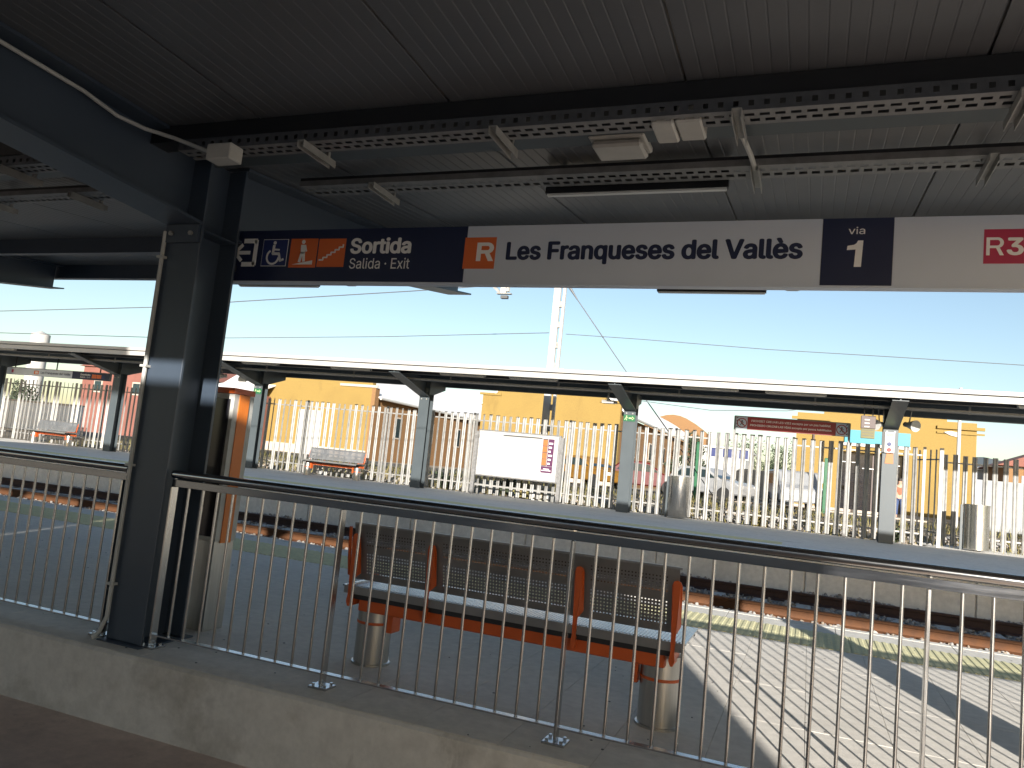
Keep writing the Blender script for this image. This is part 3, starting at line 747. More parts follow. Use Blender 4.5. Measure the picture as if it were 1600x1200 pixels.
# ================================================================ FAR PLATFORM FURNITURE
PY = 19.25
fc = thing("far_canopy", (-10, PY, FZ), "long canopy with pale fascia on steel posts along the opposite platform", "canopy")
FX0, FX1 = -62., 16.
MB().box(FX0, FX1, 17.35, 17.41, 3.4032, 3.5323).build("fascia", M['fascia'], fc, bevel=.006)
MB().box(FX0, FX1, 17.39, 17.41, 3.5329, 3.5524).build("fascia_groove", M['paint_far'], fc)
MB().box(FX0, FX1, 17.32, 17.41, 3.5530, 3.6408).build("fascia_cap", M['fascia'], fc, bevel=.006)
MB().box(FX0, FX1, 17.411, 20.75, 3.49, 3.60).build("roof_deck", M['ceil'], fc)
MB().box(FX0, FX1, 17.75, 17.85, 3.38, 3.489).build("purlin", M['black'], fc)
MB().box(FX0, FX1, 18.9, 19.05, 3.34, 3.489).build("purlin", M['paint_far'], fc)
MB().box(FX0, FX1, 20.55, 20.74, 3.37, 3.489).build("purlin", M['paint_far'], fc)
posts = [1.62, -4.345, -10.21, -15.98, -21.85, -27.75, -33.6]
for k, xp in enumerate(posts):
    p_ = MB(); hw = .155
    p_.box(xp - hw, xp + hw, PY, PY + .02, FZ + .003, 3.0); p_.box(xp - .012, xp + .012, PY + .0205, PY + .2595, FZ + .003, 3.0); p_.box(xp - hw, xp + hw, PY + .26, PY + .28, FZ + .003, 3.0)
    po = p_.build("post", M['paint_far'], fc, bevel=.004)
    q_ = MB()
    q_.prism([(PY - .002, 2.93), (17.42, 3.35), (17.42, 3.365), (PY - .002, 2.95)], xp - hw, xp + hw, 'x')
    q_.prism([(PY - .002, 2.952), (17.42, 3.367), (17.42, 3.485), (PY - .002, 3.442)], xp - .012, xp + .012, 'x')
    q_.prism([(PY + .282, 2.95), (20.5, 3.25), (20.5, 3.442), (PY + .282, 3.442)], xp - .012, xp + .012, 'x')
    q_.box(xp - hw, xp + hw, PY - .001, PY + .281, 3.0, 3.44)
    q_.build("bracket_beam", M['paint_far'], fc)
    for xx in (-.08, .08): MB().tube([(xp + xx, PY - .001, 2.86), (xp + xx, PY - .02, 2.86)], .022, 6).build("bolt", M['galv'], po)
# underside clutter of the far canopy: lamps, boxes, cable tray
LAMPS = ((-25.2, "strip lamp under the opposite canopy just above the far station sign"), (-18.2, "strip lamp under the opposite canopy beside the dark column"), (-14.6, "strip lamp under the opposite canopy over the small bench by the peach wall"), (-11.6, "strip lamp under the opposite canopy ahead of the post left of the timetable board"), (-8.3, "strip lamp under the opposite canopy right above the timetable board"), (-6.4, "strip lamp under the opposite canopy next to the pale mast"), (-2.2, "strip lamp under the opposite canopy above the steel bin"), (-.4, "strip lamp under the opposite canopy above the red warning sign"), (4.3, "strip lamp under the opposite canopy near the white street lamp"))
for k, (x_, lb) in enumerate(LAMPS):
    t_ = thing("fluorescent_lamp", (x_, 17.55, 3.3), lb, "lamp", "strip lamps under the opposite canopy")
    box("housing", M['conduit'], t_, x_ - .62, x_ + .62, 17.50, 17.60, 3.375, 3.435)
    box("diffuser", M['galv_tray'], t_, x_ - .60, x_ + .60, 17.515, 17.585, 3.36, 3.3745)
    for s_ in (-.5, .5): box("hanger", M['galv'], t_, x_ + s_ - .05, x_ + s_ + .05, 17.52, 17.58, 3.4355, 3.489)
ftray = thing("cable_tray", (-10, 18.2, 3.25), "straight cable tray hanging under the opposite canopy roof", "cable tray")
box("channel", M['galv_tray'], ftray, FX0, FX1, 18.1, 18.3, 3.27, 3.31)
for x_ in range(-60, 15, 3): box("hanger", M['galv'], ftray, x_ - .02, x_ + .02, 18.31, 18.34, 3.25, 3.446)
# loudspeakers
def speaker(x, y, z, label, yaw):
    t_ = thing("loudspeaker", (x, y, z), label, "loudspeaker", "horn loudspeakers on the opposite posts")
    d = Vector((math.sin(yaw), -math.cos(yaw), -.15)).normalized(); p0 = Vector((x, y, z))
    MB().tube([p0 - d * .16, p0 - d * .02, p0 + d * .12], .05, 14, r1=.13).build("horn", M['conduit'], t_, smooth=True)
    MB().tube([p0 - d * .22, p0 - d * .15], .055, 12).build("driver", M['conduit'], t_, smooth=True)
    MB().bar(p0 - d * .1, (x, y, 3.45), .02).build("bracket", M['galv'], t_)
speaker(1.32, 19.0, 2.98, "grey horn loudspeaker on the post with the help point, nearer the red sign", -.5)
speaker(2.02, 19.1, 3.02, "grey horn loudspeaker on the post with the help point, nearer the lamp post", .6)
speaker(-16.35, 19.0, 3.05, "grey horn loudspeaker beside the post next to the totem, its mouth facing the track", .2)
speaker(-17.4, 19.1, 3.12, "grey horn loudspeaker hanging just past the totem, partly cut by the dark column", -.6)
cc = thing("cctv_camera", (-4.75, 18.7, 3.1), "white cctv camera under the opposite canopy beside a green exit sign", "camera")
MB().box(-4.92, -4.62, 18.55, 18.75, 3.02, 3.10).build("body", M['white'], cc, bevel=.01); MB().tube([(-4.62, 18.65, 3.06), (-4.55, 18.65, 3.05)], .035, 10).build("lens", M['ink'], cc)
MB().box(-4.80, -4.76, 18.63, 18.67, 3.10, 3.446).build("arm", M['galv'], cc)
# exit signs on posts
for xp, lb in ((-4.345, "green emergency exit sign on the post beside the cctv camera"), (-15.98, "green emergency exit sign on the post next to the totem")):
    t_ = thing("exit_sign", (xp, PY - .01, 2.7), lb, "exit sign", "green exit signs on the opposite posts")
    plate("panel", M['green_sign'], t_, xp - .15, xp + .15, 2.66, 2.82, PY - .012, .010)
    m_ = MB(); z = 2.74; y0, y1 = PY - .0145, PY - .0125
    for q in (line((xp - .01, z), (xp + .10, z), .03), [(xp + .07, z + .05), (xp + .13, z), (xp + .07, z - .05)], disc_pts(xp - .07, z + .05, .014, 8), line((xp - .07, z + .03), (xp - .085, z - .01), .03), line((xp - .085, z - .01), (xp - .06, z - .055), .018), line((xp - .085, z - .01), (xp - .12, z - .04), .018), line((xp - .07, z + .02), (xp - .04, z), .014)):
        m_.prism(q, y0, y1, 'y')
    m_.build("pictogram", M['glow'], t_)
# help point
hp = thing("help_point", (1.66, PY - .05, 2.2), "white help point panel with blue and red buttons on the post", "help point")
hx0, hz1 = at(1384, 675, PY - .05); hx1, hz0 = at(1396, 708, PY - .05); hx0 -= .01
box("housing", M['ink'], hp, hx0 - .06, hx1 + .0, PY - .062, PY - .002, hz0, hz1)
plate("panel", M['white'], hp, hx0, hx1 + .012, hz0, hz1, PY - .075, .012)
for fz, m_ in ((.42, 'blue_film'), (.14, 'red_sign')):
    c = (hx0 + hx1) / 2; MB().tube([(c, PY - .0755, hz0 + (hz1 - hz0) * fz), (c, PY - .09, hz0 + (hz1 - hz0) * fz)], .045, 14).build("button", M[m_], hp)
plate("label_strip", M['glow'], hp, hx0 + .01, hx1, hz0 + (hz1 - hz0) * .62, hz1 - .02, PY - .0775)
text("lettering", "SOS", M['ink'], hp, hx0 + .03, hx1 - .03, hz1 - .09, hz1 - .04, PY - .079)
tag(MB().prism([(hx0 + .02, hz0 - .24), (hx1 + .01, hz0 - .24), (hx1 + .0, hz0 - .01), (hx0 + .05, hz0 - .01)], PY - .012, PY - .004, 'y').build("paper_notice", M['print_orange']), "small orange paper notice stuck to the post under the help point", "notice")

# --- palisade fence
FY = 20.4
fn = thing("palisade_fence", (-12, FY, FZ), "long galvanised palisade fence with flat pales along the opposite platform", "fence")
def pale_mesh(h, tip):
    m_ = MB(); wv = .057; prof_ = [(-wv, .0), (-wv * .55, .014), (-wv * .2, .004), (wv * .2, .004), (wv * .55, .014), (wv, .0)]
    t_ = .003
    pts = prof_ + [(x, y + t_) for x, y in prof_[::-1]]
    m_.prism([(x, -y) for x, y in pts][::-1], 0, h, 'z')
    o = m_.build("pale", M['pale']); me = o.data; bpy.data.objects.remove(o); return me
pme = pale_mesh(2.24, 0)
def pales(parent, x0, x1, y, z, step=.205, dy=0):
    x_ = x0
    while x_ < x1:
        o = bpy.data.objects.new("pale", pme); COL.objects.link(o); o.parent = parent
        o.location = Vector((x_ + rnd.uniform(-.006, .006), y - .028, z + .02 + rnd.uniform(-.015, .015))) - parent.location
        o.rotation_euler = (0, rnd.uniform(-.006, .006), rnd.uniform(-.75, .3))
        x_ += step
pales(fn, -33.2, 2.35, FY, FZ)
for zz in (.62, 2.44):
    MB().box(-33.4, 2.40, FY + .0, FY + .03, FZ - .375 + zz, FZ - .375 + zz + .035).build("rail", M['galv'], fn)
for k in range(13):
    x_ = 2.46 - 2.9 * k
    MB().box(x_ - .03, x_ + .03, FY + .032, FY + .09, .1, 2.66).build("fence_post", M['galv'], fn)
# gate leaf standing open beside the fence end
gt = thing("fence_gate", (2.82, 20.5, FZ), "open palisade gate leaf with a bright post at the fence end", "gate")
MB().box(2.77, 2.85, 20.40, 20.48, FZ - .02, 2.66).build("gate_post", M['white'], gt)
for k in range(4):
    f = (k + .7) / 4.6; o = bpy.data.objects.new("pale", pme); COL.objects.link(o); o.parent = gt
    o.location = Vector((2.80 - .42 * f, 20.5 + 1.0 * f, FZ + .02)) - gt.location; o.rotation_euler.z = -1.9
for zz in (.7, 2.4): MB().bar((2.79, 20.5, zz), (2.38, 21.5, zz), .03).build("gate_rail", M['galv'], gt)
f2 = thing("palisade_fence", (6, 21.9, FZ), "shorter galvanised palisade fence set back past the gate, by the steel bin", "fence")
pales(f2, 3.1, 11, 21.9, FZ - .02, .215)
for zz in (.62, 2.40): MB().box(2.95, 11, 21.9, 21.93, zz, zz + .035).build("rail", M['galv'], f2)
struct("pavement", MB().box(2.6, 16, 20.31, 22.6, .1, FZ - .004), M['farfloor'])
# --- litter bins
def bin_(x, y, z, label, h=1.03, r=.25):
    t_ = thing("litter_bin", (x, y, z), label, "litter bin", "stainless litter bins")
    MB().lathe([(0, .03), (r * .97, .03), (r, .04), (r, h), (r * .95, h), (r * .95, h - .3), (0, h - .3)], (x, y, z), 32).build("drum", M['steel'], t_, smooth=True)
    MB().lathe([(r, h - .03), (r + .008, h - .03), (r + .008, h + .004), (r * .95, h + .004)], (x, y, z), 32).build("rim", M['steel'], t_, smooth=True)
    MB().box(x - r - .06, x - r - .01, y - .03, y + .03, z, z + h - .02).build("stand", M['paint_far'], t_)
    MB().box(x - r - .012, x - r + .03, y - .02, y + .02, z + .5, z + .56).build("stand_bracket", M['paint_far'], t_)
bin_(-3.03, 19.65, FZ, "stainless litter bin standing against the fence near the red warning sign")
bin_(3.62, 20.8, FZ - .003, "stainless litter bin standing past the open gate", 1.06, .27)
# --- timetable board
x0, z1 = at(749, 672, 19.95); x1, _ = at(876, 682, 19.95); z1 = at(749, 672, 19.95)[1]; z0 = at(749, 740, 19.95)[1]
pb = thing("timetable_board", ((x0 + x1) / 2, 19.95, FZ), "large framed white timetable board in front of the fence", "board")
box("frame", M['galv_tray'], pb, x0 - .02, x1 + .02, 19.96, 20.06, z0 - .05, z1 + .03, bevel=.01)
plate("sheet", M['white'], pb, x0 + .03, x1 - .05, z0 - .01, z1 - .01, 19.95, .009)
for xx in (x0 - .06, x1 + .06): box("leg", M['galv_tray'], pb, xx - .06, xx + .035, 19.97, 20.05, FZ, z1 - .02)
box("cross_rail", M['galv'], pb, x0, x1, 20.0, 20.03, .62, .66)
Wb, Hb = x1 - x0, z1 - z0
def bl(u0, u1, v0, v1, m_, name="print", yy=19.9475): plate(name, m_, pb, x0 + Wb * u0, x0 + Wb * u1, z0 + Hb * v0, z0 + Hb * v1, yy, .002)
for u0, u1, v in ((.05, .16, .95), (.18, .28, .95), (.04, .15, .62), (.17, .28, .64)): bl(u0, u1, v, v + .014, M['conduit'])
bl(.31, .79, .915, .945, M['ink'])
bl(.80, .86, .32, .93, M['brown']); bl(.865, .935, .32, .93, M['purple']); bl(.80, .935, .17, .315, M['purple'])
for k in range(4): bl(.805, .855, .34 + .145 * k, .47 + .145 * k, M['print_orange'], "print", 19.945)
for k in range(6): bl(.875, .90 + .01 * (k % 3), .36 + .09 * k, .40 + .09 * k, M['sign_white'], "print", 19.945)
bl(.83, .90, .25, .265, M['sign_white'], "print", 19.945); bl(.81, .92, .215, .23, M['sign_white'], "print", 19.945)
for u, v in ((.64, .62), (.64, .50), (.63, .25), (.66, .80)): bl(u, u + .02, v, v + .035, M['conduit'])
# --- red no crossing sign on two posts
x0, z1 = at(1149, 649, 19.9); x1 = at(1328, 662, 19.9)[0]; z0 = at(1149, 669.5, 19.9)[1]
ns = thing("warning_sign", ((x0 + x1) / 2, 19.9, FZ), "red no crossing warning sign held on two posts above the fence", "sign")
H_ = z1 - z0; W_ = x1 - x0
box("casing", M['galv_tray'], ns, x0, x1, 19.905, 19.97, z0, z1)
plate("red_panel", M['red_sign'], ns, x0 + W_ * .115, x1 - W_ * .115, z0 + .004, z1 - .02, 19.90, .004)
text("lettering", "PROHIBIT CREUAR LES VIES excepte per un pas habilitat", M['sign_white'], ns, x0 + W_ * .15, x1 - W_ * .16, z0 + H_ * .56, z0 + H_ * .76, 19.8985, bold=.01)
text("lettering", "PROHIBIDO CRUZAR LAS VÍAS excepto por pasos habilitados", M['sign_white'], ns, x0 + W_ * .14, x1 - W_ * .15, z0 + H_ * .24, z0 + H_ * .46, 19.8985, bold=.02)
for sgn, xa in ((1, x0), (-1, x1)):
    plate("end_panel", M['sign_grey'], ns, xa + sgn * W_ * .012, xa + sgn * W_ * .113, z0 + .004, z1 - .02, 19.90, .004)
    cx = xa + sgn * W_ * .065; cz = (z0 + z1) / 2 - .01; r = H_ * .34
    m_ = MB()
    for q in arc(cx, cz, r, .022, 0, 6.3, 18): m_.prism(q, 19.8975, 19.8995, 'y')
    m_.prism(line((cx - r * .7, cz + r * .7), (cx + r * .7, cz - r * .7), .02), 19.8972, 19.899, 'y'); m_.build("prohibition_ring", M['red_sign'], ns)
    m_ = MB()
    for q in (disc_pts(cx, cz + .055, .017, 8), line((cx, cz + .04), (cx - .005, cz - .01), .034), line((cx, cz - .01), (cx + .035, cz - .06), .018), line((cx - .005, cz - .01), (cx - .04, cz - .055), .018), line((cx, cz + .03), (cx + .04, cz + .005), .014)): m_.prism(q, 19.8978, 19.8994, 'y')
    m_.build("pictogram", M['ink'], ns)
    m_ = MB(); xe = xa + sgn * W_ * .022
    for k in range(4): m_.prism([(xe - .018, z0 + .03 + k * .075), (xe + .018, z0 + .05 + k * .075), (xe + .018, z0 + .08 + k * .075), (xe - .018, z0 + .06 + k * .075)], 19.8978, 19.8994, 'y')
    m_.build("hazard_mark", M['ink'], ns)
    box("post", M['galv_tray'], ns, xa - .025, xa + .025, 19.971, 20.02, FZ, z1)
# --- hanging display panel (brown over olive)
x0, z1 = at(1346, 649, 18.4); x1 = at(1369, 649, 18.4)[0]; z0 = at(1346, 684, 18.4)[1]; zm = at(1346, 669, 18.4)[1]
hd = thing("hanging_display", ((x0 + x1) / 2, 18.45, z0), "hanging two part display, brown above olive, beside the help point post", "display")
box("display_case", M['brown'], hd, x0, x1, 18.4, 18.52, zm + .003, z1, bevel=.006); box("olive_case", M['olive'], hd, x0 + .01, x1 - .01, 18.4, 18.5, z0, zm - .003)
for k in range(3): plate("display_line", M['conduit'], hd, x0 + .07, x1 - .12, z1 - .10 - k * .075, z1 - .075 - k * .075, 18.397, .002)
for k in range(3): plate("display_line", M['ink'], hd, x0 + .03, x1 - .03, z0 + .05 + k * .06, z0 + .062 + k * .06, 18.397, .002)
for xx in (x0 + .06, x1 - .06): box("hanger", M['black'], hd, xx - .012, xx + .012, 18.44, 18.47, z1, 3.446)
# --- sign of the opposite platform
x0, z1 = at(6, 573, 19.8); x1, z1b = at(172, 583, 19.8); z0 = at(100, 590.5, 19.8)[1]; z1 = at(100, 578.5, 19.8)[1]
fs_ = thing("platform_sign", ((x0 + x1) / 2, 19.85, z0), "distant hanging station sign under the opposite canopy", "sign")
box("casing", M['galv_tray'], fs_, x0, x1, 19.805, 19.9, z0, z1); Wf = x1 - x0
plate("name_panel", M['sign_grey'], fs_, x0 + Wf * .03, x0 + Wf * .665, z0, z1 - .02, 19.8, .004)
plate("exit_panel", M['navy'], fs_, x0 + Wf * .667, x1, z0, z1 - .02, 19.8, .004); plate("number_panel", M['navy'], fs_, x0 - .35, x0 + Wf * .028, z0, z1 - .02, 19.8, .004)
Hf = z1 - z0; ye = 19.7975
text("lettering", "2", M['sign_white'], fs_, x0 - .1, x0 + .06, z0 + Hf * .2, z0 + Hf * .62, ye, bold=.03)
text("lettering", "Les Franqueses del Vallès", M['navy'], fs_, x0 + Wf * .37, x0 + Wf * .65, z0 + Hf * .26, z0 + Hf * .66, ye, bold=.022)
plate("logo_square", M['sign_orange'], fs_, x0 + Wf * .305, x0 + Wf * .35, z0 + Hf * .22, z0 + Hf * .7, ye); text("lettering", "R", M['sign_white'], fs_, x0 + Wf * .318, x0 + Wf * .345, z0 + Hf * .3, z0 + Hf * .6, ye - .002, bold=.05)
plate("line_square", M['magenta'], fs_, x0 + Wf * .085, x0 + Wf * .105, z0 + Hf * .25, z0 + Hf * .65, ye)
text("lettering", "Sortida", M['sign_white'], fs_, x0 + Wf * .74, x0 + Wf * .83, z0 + Hf * .5, z0 + Hf * .75, ye, bold=.02); text("lettering", "Salida · Exit", M['sign_white'], fs_, x0 + Wf * .74, x0 + Wf * .83, z0 + Hf * .2, z0 + Hf * .4, ye)
for u in (.845, .888): plate("pictogram_square", M['sign_orange'], fs_, x0 + Wf * u, x0 + Wf * (u + .04), z0 + Hf * .2, z0 + Hf * .7, ye)
plate("pictogram_square", M['blue_film'], fs_, x0 + Wf * .932, x0 + Wf * .96, z0 + Hf * .2, z0 + Hf * .7, ye)
for u in (.1, .5, .9): box("hanger", M['black'], fs_, x0 + Wf * u, x0 + Wf * u + .03, 19.84, 19.87, z1, 3.446)

# ================================================================ OVERHEAD LINE
ms = thing("catenary_mast", (-7.28, 21.6, .2), "tall pale lattice catenary mast rising behind the opposite canopy", "mast")
mx0, mx1 = -7.46, -7.10
for xx in (mx0, mx1 - .07): MB().box(xx, xx + (.20 if xx == mx0 else .07), 21.5, 21.62, .2, 9.4).build("chord", M['white'], ms, bevel=.004)
for k in range(15):
    zz = .5 + k * .62
    MB().box(mx0 + .202, mx1 - .072, 21.515, 21.53, zz, zz + .17).build("batten", M['galv'], ms)
    MB().box(mx0 + .202, mx1 - .072, 21.60, 21.615, zz + .0, zz + .17).build("batten", M['galv'], ms)
MB().box(mx0 - .1, mx1 + .1, 21.4, 21.72, .15, .5).build("footing", M['sleeper'], ms)
db = thing("catenary_bracket", (-5.0 * 1.3675, 16, 5.0), "end of a catenary support bracket showing just below the station sign", "bracket")
def far_(p): return (p[0] * 1.3675, p[1] * 1.3675, EYE + (p[2] - EYE) * 1.3675)
def fbox(x0, x1, y0, y1, z0, z1):
    a, b = far_((x0, y0, z0)), far_((x1, y1, z1)); return MB().box(a[0], b[0], 15.95, 16.05, a[2], b[2])
MB().bar(far_((-5.6, 11.7, 4.62)), far_((-5.0, 11.7, 4.09)), .09, .06).build("strut", M['galv'], db)
fbox(-4.99, -4.90, 11.7, 11.7, 4.09, 4.9).build("drop_tube", M['white'], db); fbox(-4.885, -4.85, 11.7, 11.7, 4.12, 4.9).build("drop_tube", M['offwhite'], db)
fbox(-5.06, -4.80, 11.7, 11.7, 4.075, 4.09).build("clamp_plate", M['galv'], db); fbox(-4.98, -4.86, 11.7, 11.7, 4.0, 4.05).build("clamp_jaw", M['ink'], db)
MB().bar(far_((-5.6, 11.7, 4.6)), (-7.3, 21.5, 8.2), .07).build("arm", M['galv'], db)
def wire(pts, label, r=.011):
    o = MB().tube(pts, r, 6).build("overhead_wire", M['wire']); return tag(o, label, "wire", "overhead wires")
wire([(x, 11.6, at(x_, y_, 11.6)[1]) for x_, y_ in ((-60, 489), (0, 486), (240, 480), (375, 471), (640, 455), (770, 446), (900, 438)) for x in (at(x_, y_, 11.6)[0],)], "thin overhead wire rising across the sky to the catenary bracket", .009)
wire([(at(x_, y_, 21.55)[0], 21.55, at(x_, y_, 21.55)[1]) for x_, y_ in ((-100, 516), (0, 520), (235, 527), (360, 528), (600, 526), (858, 520))], "thin overhead wire reaching the mast from the side of the dark column", .012)
wire([(at(x_, y_, 21.55)[0], 21.55, at(x_, y_, 21.55)[1]) for x_, y_ in ((884, 522), (1000, 530), (1200, 546), (1400, 558), (1700, 577))], "thin overhead wire leaving the mast over the red warning sign", .010)
gw = tag(MB().tube([(-7.08, 21.6, 6.8), (-6.75, 21.6, 6.35)], .05, 8, r1=.02).tube([(-6.75, 21.6, 6.35), (-5.09, 21.6, 4.26), (-3.736, 21.6, 2.617), (-1.9, 21.6, .35)], .016, 6).build("guy_wire", M['wire']), "diagonal guy wire slanting down from the pale mast", "guy wire")
wire([(at(x_, y_, 30)[0], 30, at(x_, y_, 30)[1]) for x_, y_ in ((985, 624), (1110, 641), (1230, 642), (1245, 640))], "thin cable in the gap of sky between two ochre buildings", .015)

# ================================================================ BUILDINGS BEYOND
def ground_z(y): return .62
BA, BB_, BD = 46., 46., 40.
def block(name, label, m, x0, x1, y0, y1, z1, parts=None):
    t_ = thing(name, ((x0 + x1) / 2, y0, .62), label, "building"); return t_
# shed A
ax0 = at(398, 584, BA)[0]; ax1, az1 = at(583, 600, BA); az0 = .62
A = thing("ochre_shed", ((ax0 + ax1) / 2, BA, .62), "ochre shed with peach side wall and white roof behind a small bench", "building")
zt_a = at(500, 592, BA)[1]
MB().box(ax0, ax1, BA, BA + .4, az0, zt_a).build("front_wall", M['ochre'], A)
MB().box(ax0 - .35, ax0 + 1.6, BA - .08, BA - .005, zt_a - .5, zt_a - .35).build("cornice", M['ochre'], A)
zc_a = at(583, 603, BA)[1]
MB().box(ax1 - 2.6, ax1 + .45, BA - .10, BA - .005, zc_a - .12, zc_a + .05).build("cornice", M['plinth'], A)
MB().box(ax1 + .001, ax1 + .3, BA - .02, BA + .5, az0, zc_a - .125).build("pilaster", M['ochre2'], A)
ez = az0 + (zt_a - az0) * .80
MB().box(ax1 - .3, ax1, BA + .401, BA + 42, az0, ez).build("side_wall", M['ochre2'], A)
MB().prism([(ax1 + .35, ez + .04), (ax1 + .35, ez + .14), ((ax0 + ax1) / 2, zt_a + 1.6), (ax0 - .3, ez + .14), (ax0 - .3, ez + .04), ((ax0 + ax1) / 2, zt_a + 1.5)], BA + .45, BA + 42, 'y').build("roof", M['roof_white'], A)
for k in range(7):
    y_ = BA + 3.5 + k * 5.2
    wn = MB().box(ax1 - .02, ax1 + .05, y_, y_ + 1.1, ez - 2.6, ez - 1.0).build("window", M['plinth'], A); MB().box(ax1 + .051, ax1 + .06, y_ + .12, y_ + .98, ez - 2.5, ez - 1.1).build("pane", M['glass'], wn)
sh = MB().box(at(468, 640, BA)[0], at(505, 640, BA)[0], BA - .06, BA - .005, .62, at(480, 640, BA)[1]).build("shutter_door", M['conduit'], A)
MB().tube([(ax1 + .45, BA + .5, ez + .02), (ax1 + .45, BA + 42, ez + .02)], .09, 8).build("gutter", M['conduit'], A)
for y_ in (BA + 7, BA + 18, BA + 31): MB().tube([(ax1 + .10, y_, .62), (ax1 + .10, y_, ez - .05)], .05, 8).build("downpipe", M['conduit'], A)
MB().box(ax0, ax1 + .02, BA - .03, BA - .004, .62, 1.25).build("plinth", M['plinth'], A)
# shed B
bx0 = at(756, 608, BB_)[0]; bx1 = at(971, 628, BB_)[0]; zb = at(860, 616, BB_)[1] + .1
B = thing("ochre_building", ((bx0 + bx1) / 2, BB_, .62), "bright ochre gabled building rising behind the pale mast", "building")
MB().box(bx0, bx1, BB_, BB_ + .4, .62, zb - .25).build("front_wall", M['ochre'], B)
MB().box(bx0 + 1.0, bx1 - 1.0, BB_ + .005, BB_ + .395, zb - .249, zb + .6).build("parapet", M['ochre'], B)
for xa, xb in ((bx0 - .2, bx0 + 1.3), (bx1 - 1.3, bx1 + .2)): MB().box(xa, xb, BB_ - .09, BB_ - .004, zb - .40, zb - .26).build("cornice", M['ochre'], B)
MB().box(bx1 - .3, bx1, BB_ + .401, BB_ + 34, .62, .62 + (zb - .62) * .80).build("side_wall", M['ochre2'], B)
eb = .62 + (zb - .62) * .80; mb_ = (bx0 + bx1) / 2
arcp = [(bx1 + .3 - (bx1 - bx0 + .6) * k / 12, eb + .06 + 2.6 * math.sin(math.pi * k / 12)) for k in range(13)]
MB().prism([(x, z + .1) for x, z in arcp] + [(x, z) for x, z in arcp[::-1]], BB_ + .45, BB_ + 34, 'y').build("roof", M['roof_white'], B)
for k in range(5):
    y_ = BB_ + 4 + k * 5.5
    wn = MB().box(bx1 - .02, bx1 + .05, y_, y_ + 1.0, eb - 2.4, eb - 1.1).build("window", M['plinth'], B); MB().box(bx1 + .051, bx1 + .06, y_ + .1, y_ + .9, eb - 2.3, eb - 1.2).build("pane", M['glass'], wn)
MB().tube([(bx1 + .38, BB_ + .5, eb + .02), (bx1 + .38, BB_ + 34, eb + .02)], .09, 8).build("gutter", M['conduit'], B)
for y_ in (BB_ + 8, BB_ + 20): MB().tube([(bx1 + .10, y_, .62), (bx1 + .10, y_, eb - .05)], .05, 8).build("downpipe", M['conduit'], B)
MB().box(bx0, bx1 + .02, BB_ - .03, BB_ - .004, .62, 1.3).build("plinth", M['plinth'], B)
# domed hall behind B
hx0, hz = at(1025, 690, 84); hx1 = at(1097, 690, 84)[0]; ht = at(1055, 648, 84)[1]
dm = thing("domed_hall", ((hx0 + hx1) / 2, 84, .62), "distant ochre hall with a rounded gable top", "building")
hh = at(1090, 676, 84)[1]
MB().prism([(hx0 - 2, .62), (hx1 + .4, .62), (hx1 + .4, hh)] + [(hx1 + .4 - (hx1 - hx0 + 2.4) * k / 10, hh + (ht - hh) * math.sin(math.pi * k / 10)) for k in range(1, 10)] + [(hx0 - 2, hh)], 84, 86, 'y').build("gable_wall", M['ochre2'], dm)
# station building D
dx0 = at(1243, 700, BD)[0]; dx1 = at(1524, 740, BD)[0]; zd = at(1400, 652, BD)[1] - .05
D = thing("station_building", ((dx0 + dx1) / 2, BD, .62), "ochre station building with dark doorway and teal sign behind the fence", "building")
px0 = at(1311, 740, BD)[0]; px1 = at(1419, 740, BD)[0]; pz1 = at(1365, 708.5, BD)[1]; zpl = .82
MB().box(dx0, px0, BD, BD + .5, zpl, zd).box(px1, dx1, BD, BD + .5, zpl, zd).box(px0, px1, BD + .001, BD + .499, pz1, zd).build("front_wall", M['ochre'], D)
MB().box(dx0 - .03, dx1 + .03, BD - .06, BD + .52, .55, zpl - .002).build("plinth", M['plinth'], D)
MB().box(dx0, dx1, BD + .501, BD + 14, .62, zd).build("rear_block", M['ochre'], D)
for xa, xb in ((dx0 - .25, dx0 + 1.5), (dx1 - 1.6, dx1 + .3)):
    MB().box(xa, xb, BD - .14, BD - .004, zd - .34, zd - .20).box(xa, xb, BD - .08, BD - .003, zd - .55, zd - .47).build("cornice", M['ochre'], D)
MB().box(dx0 + 1.2, dx1 - 1.2, BD + .01, BD + .48, zd, zd + .9).build("parapet", M['ochre'], D)
dr = MB().box(px0, px1, BD + .4, BD + .45, zpl, pz1).build("doorway", M['dark_open'], D)
for k in range(5): MB().box(px0 + (px1 - px0) * k / 4 - .03, px0 + (px1 - px0) * k / 4 + .03, BD + .34, BD + .398, zpl, pz1).build("door_bar", M['brown'], dr)
for k in range(3): MB().box(px0 + .1 + k * .9, px0 + .8 + k * .9, BD + .30, BD + .33, pz1 - .5 - .25 * (k % 2), pz1 - .46 - .25 * (k % 2)).build("strip_light", M['lamp_face'], dr)
MB().box(px1 - .2, px1 - .002, BD + .06, BD + .33, zpl, pz1 - .01).build("door_jamb", M['brown'], D)
tx0 = at(1320, 680, BD)[0]; tz0 = at(1365, 694.5, BD)[1]; tz1 = at(1365, 674, BD)[1]
sgn_ = MB().box(tx0, px1 + .02, BD - .10, BD - .005, tz0, tz1).build("fascia_sign", M['teal'], D)
MB().box(tx0 + 1.6, tx0 + 2.2, BD - .106, BD - .101, tz0 + .12, tz1 - .12).build("sign_emblem", M['sign_white'], sgn_)
MB().box(tx0 - .1, px1 + .05, BD - .12, BD - .004, tz0 - .14, tz0 - .01).build("lintel", M['white'], D)
nx = at(1281, 735, BD)[0]; MB().box(nx - .06, nx + .38, BD - .03, BD - .003, at(1283, 755, BD)[1], at(1283, 722, BD)[1]).build("notice_panel", M['white'], D)
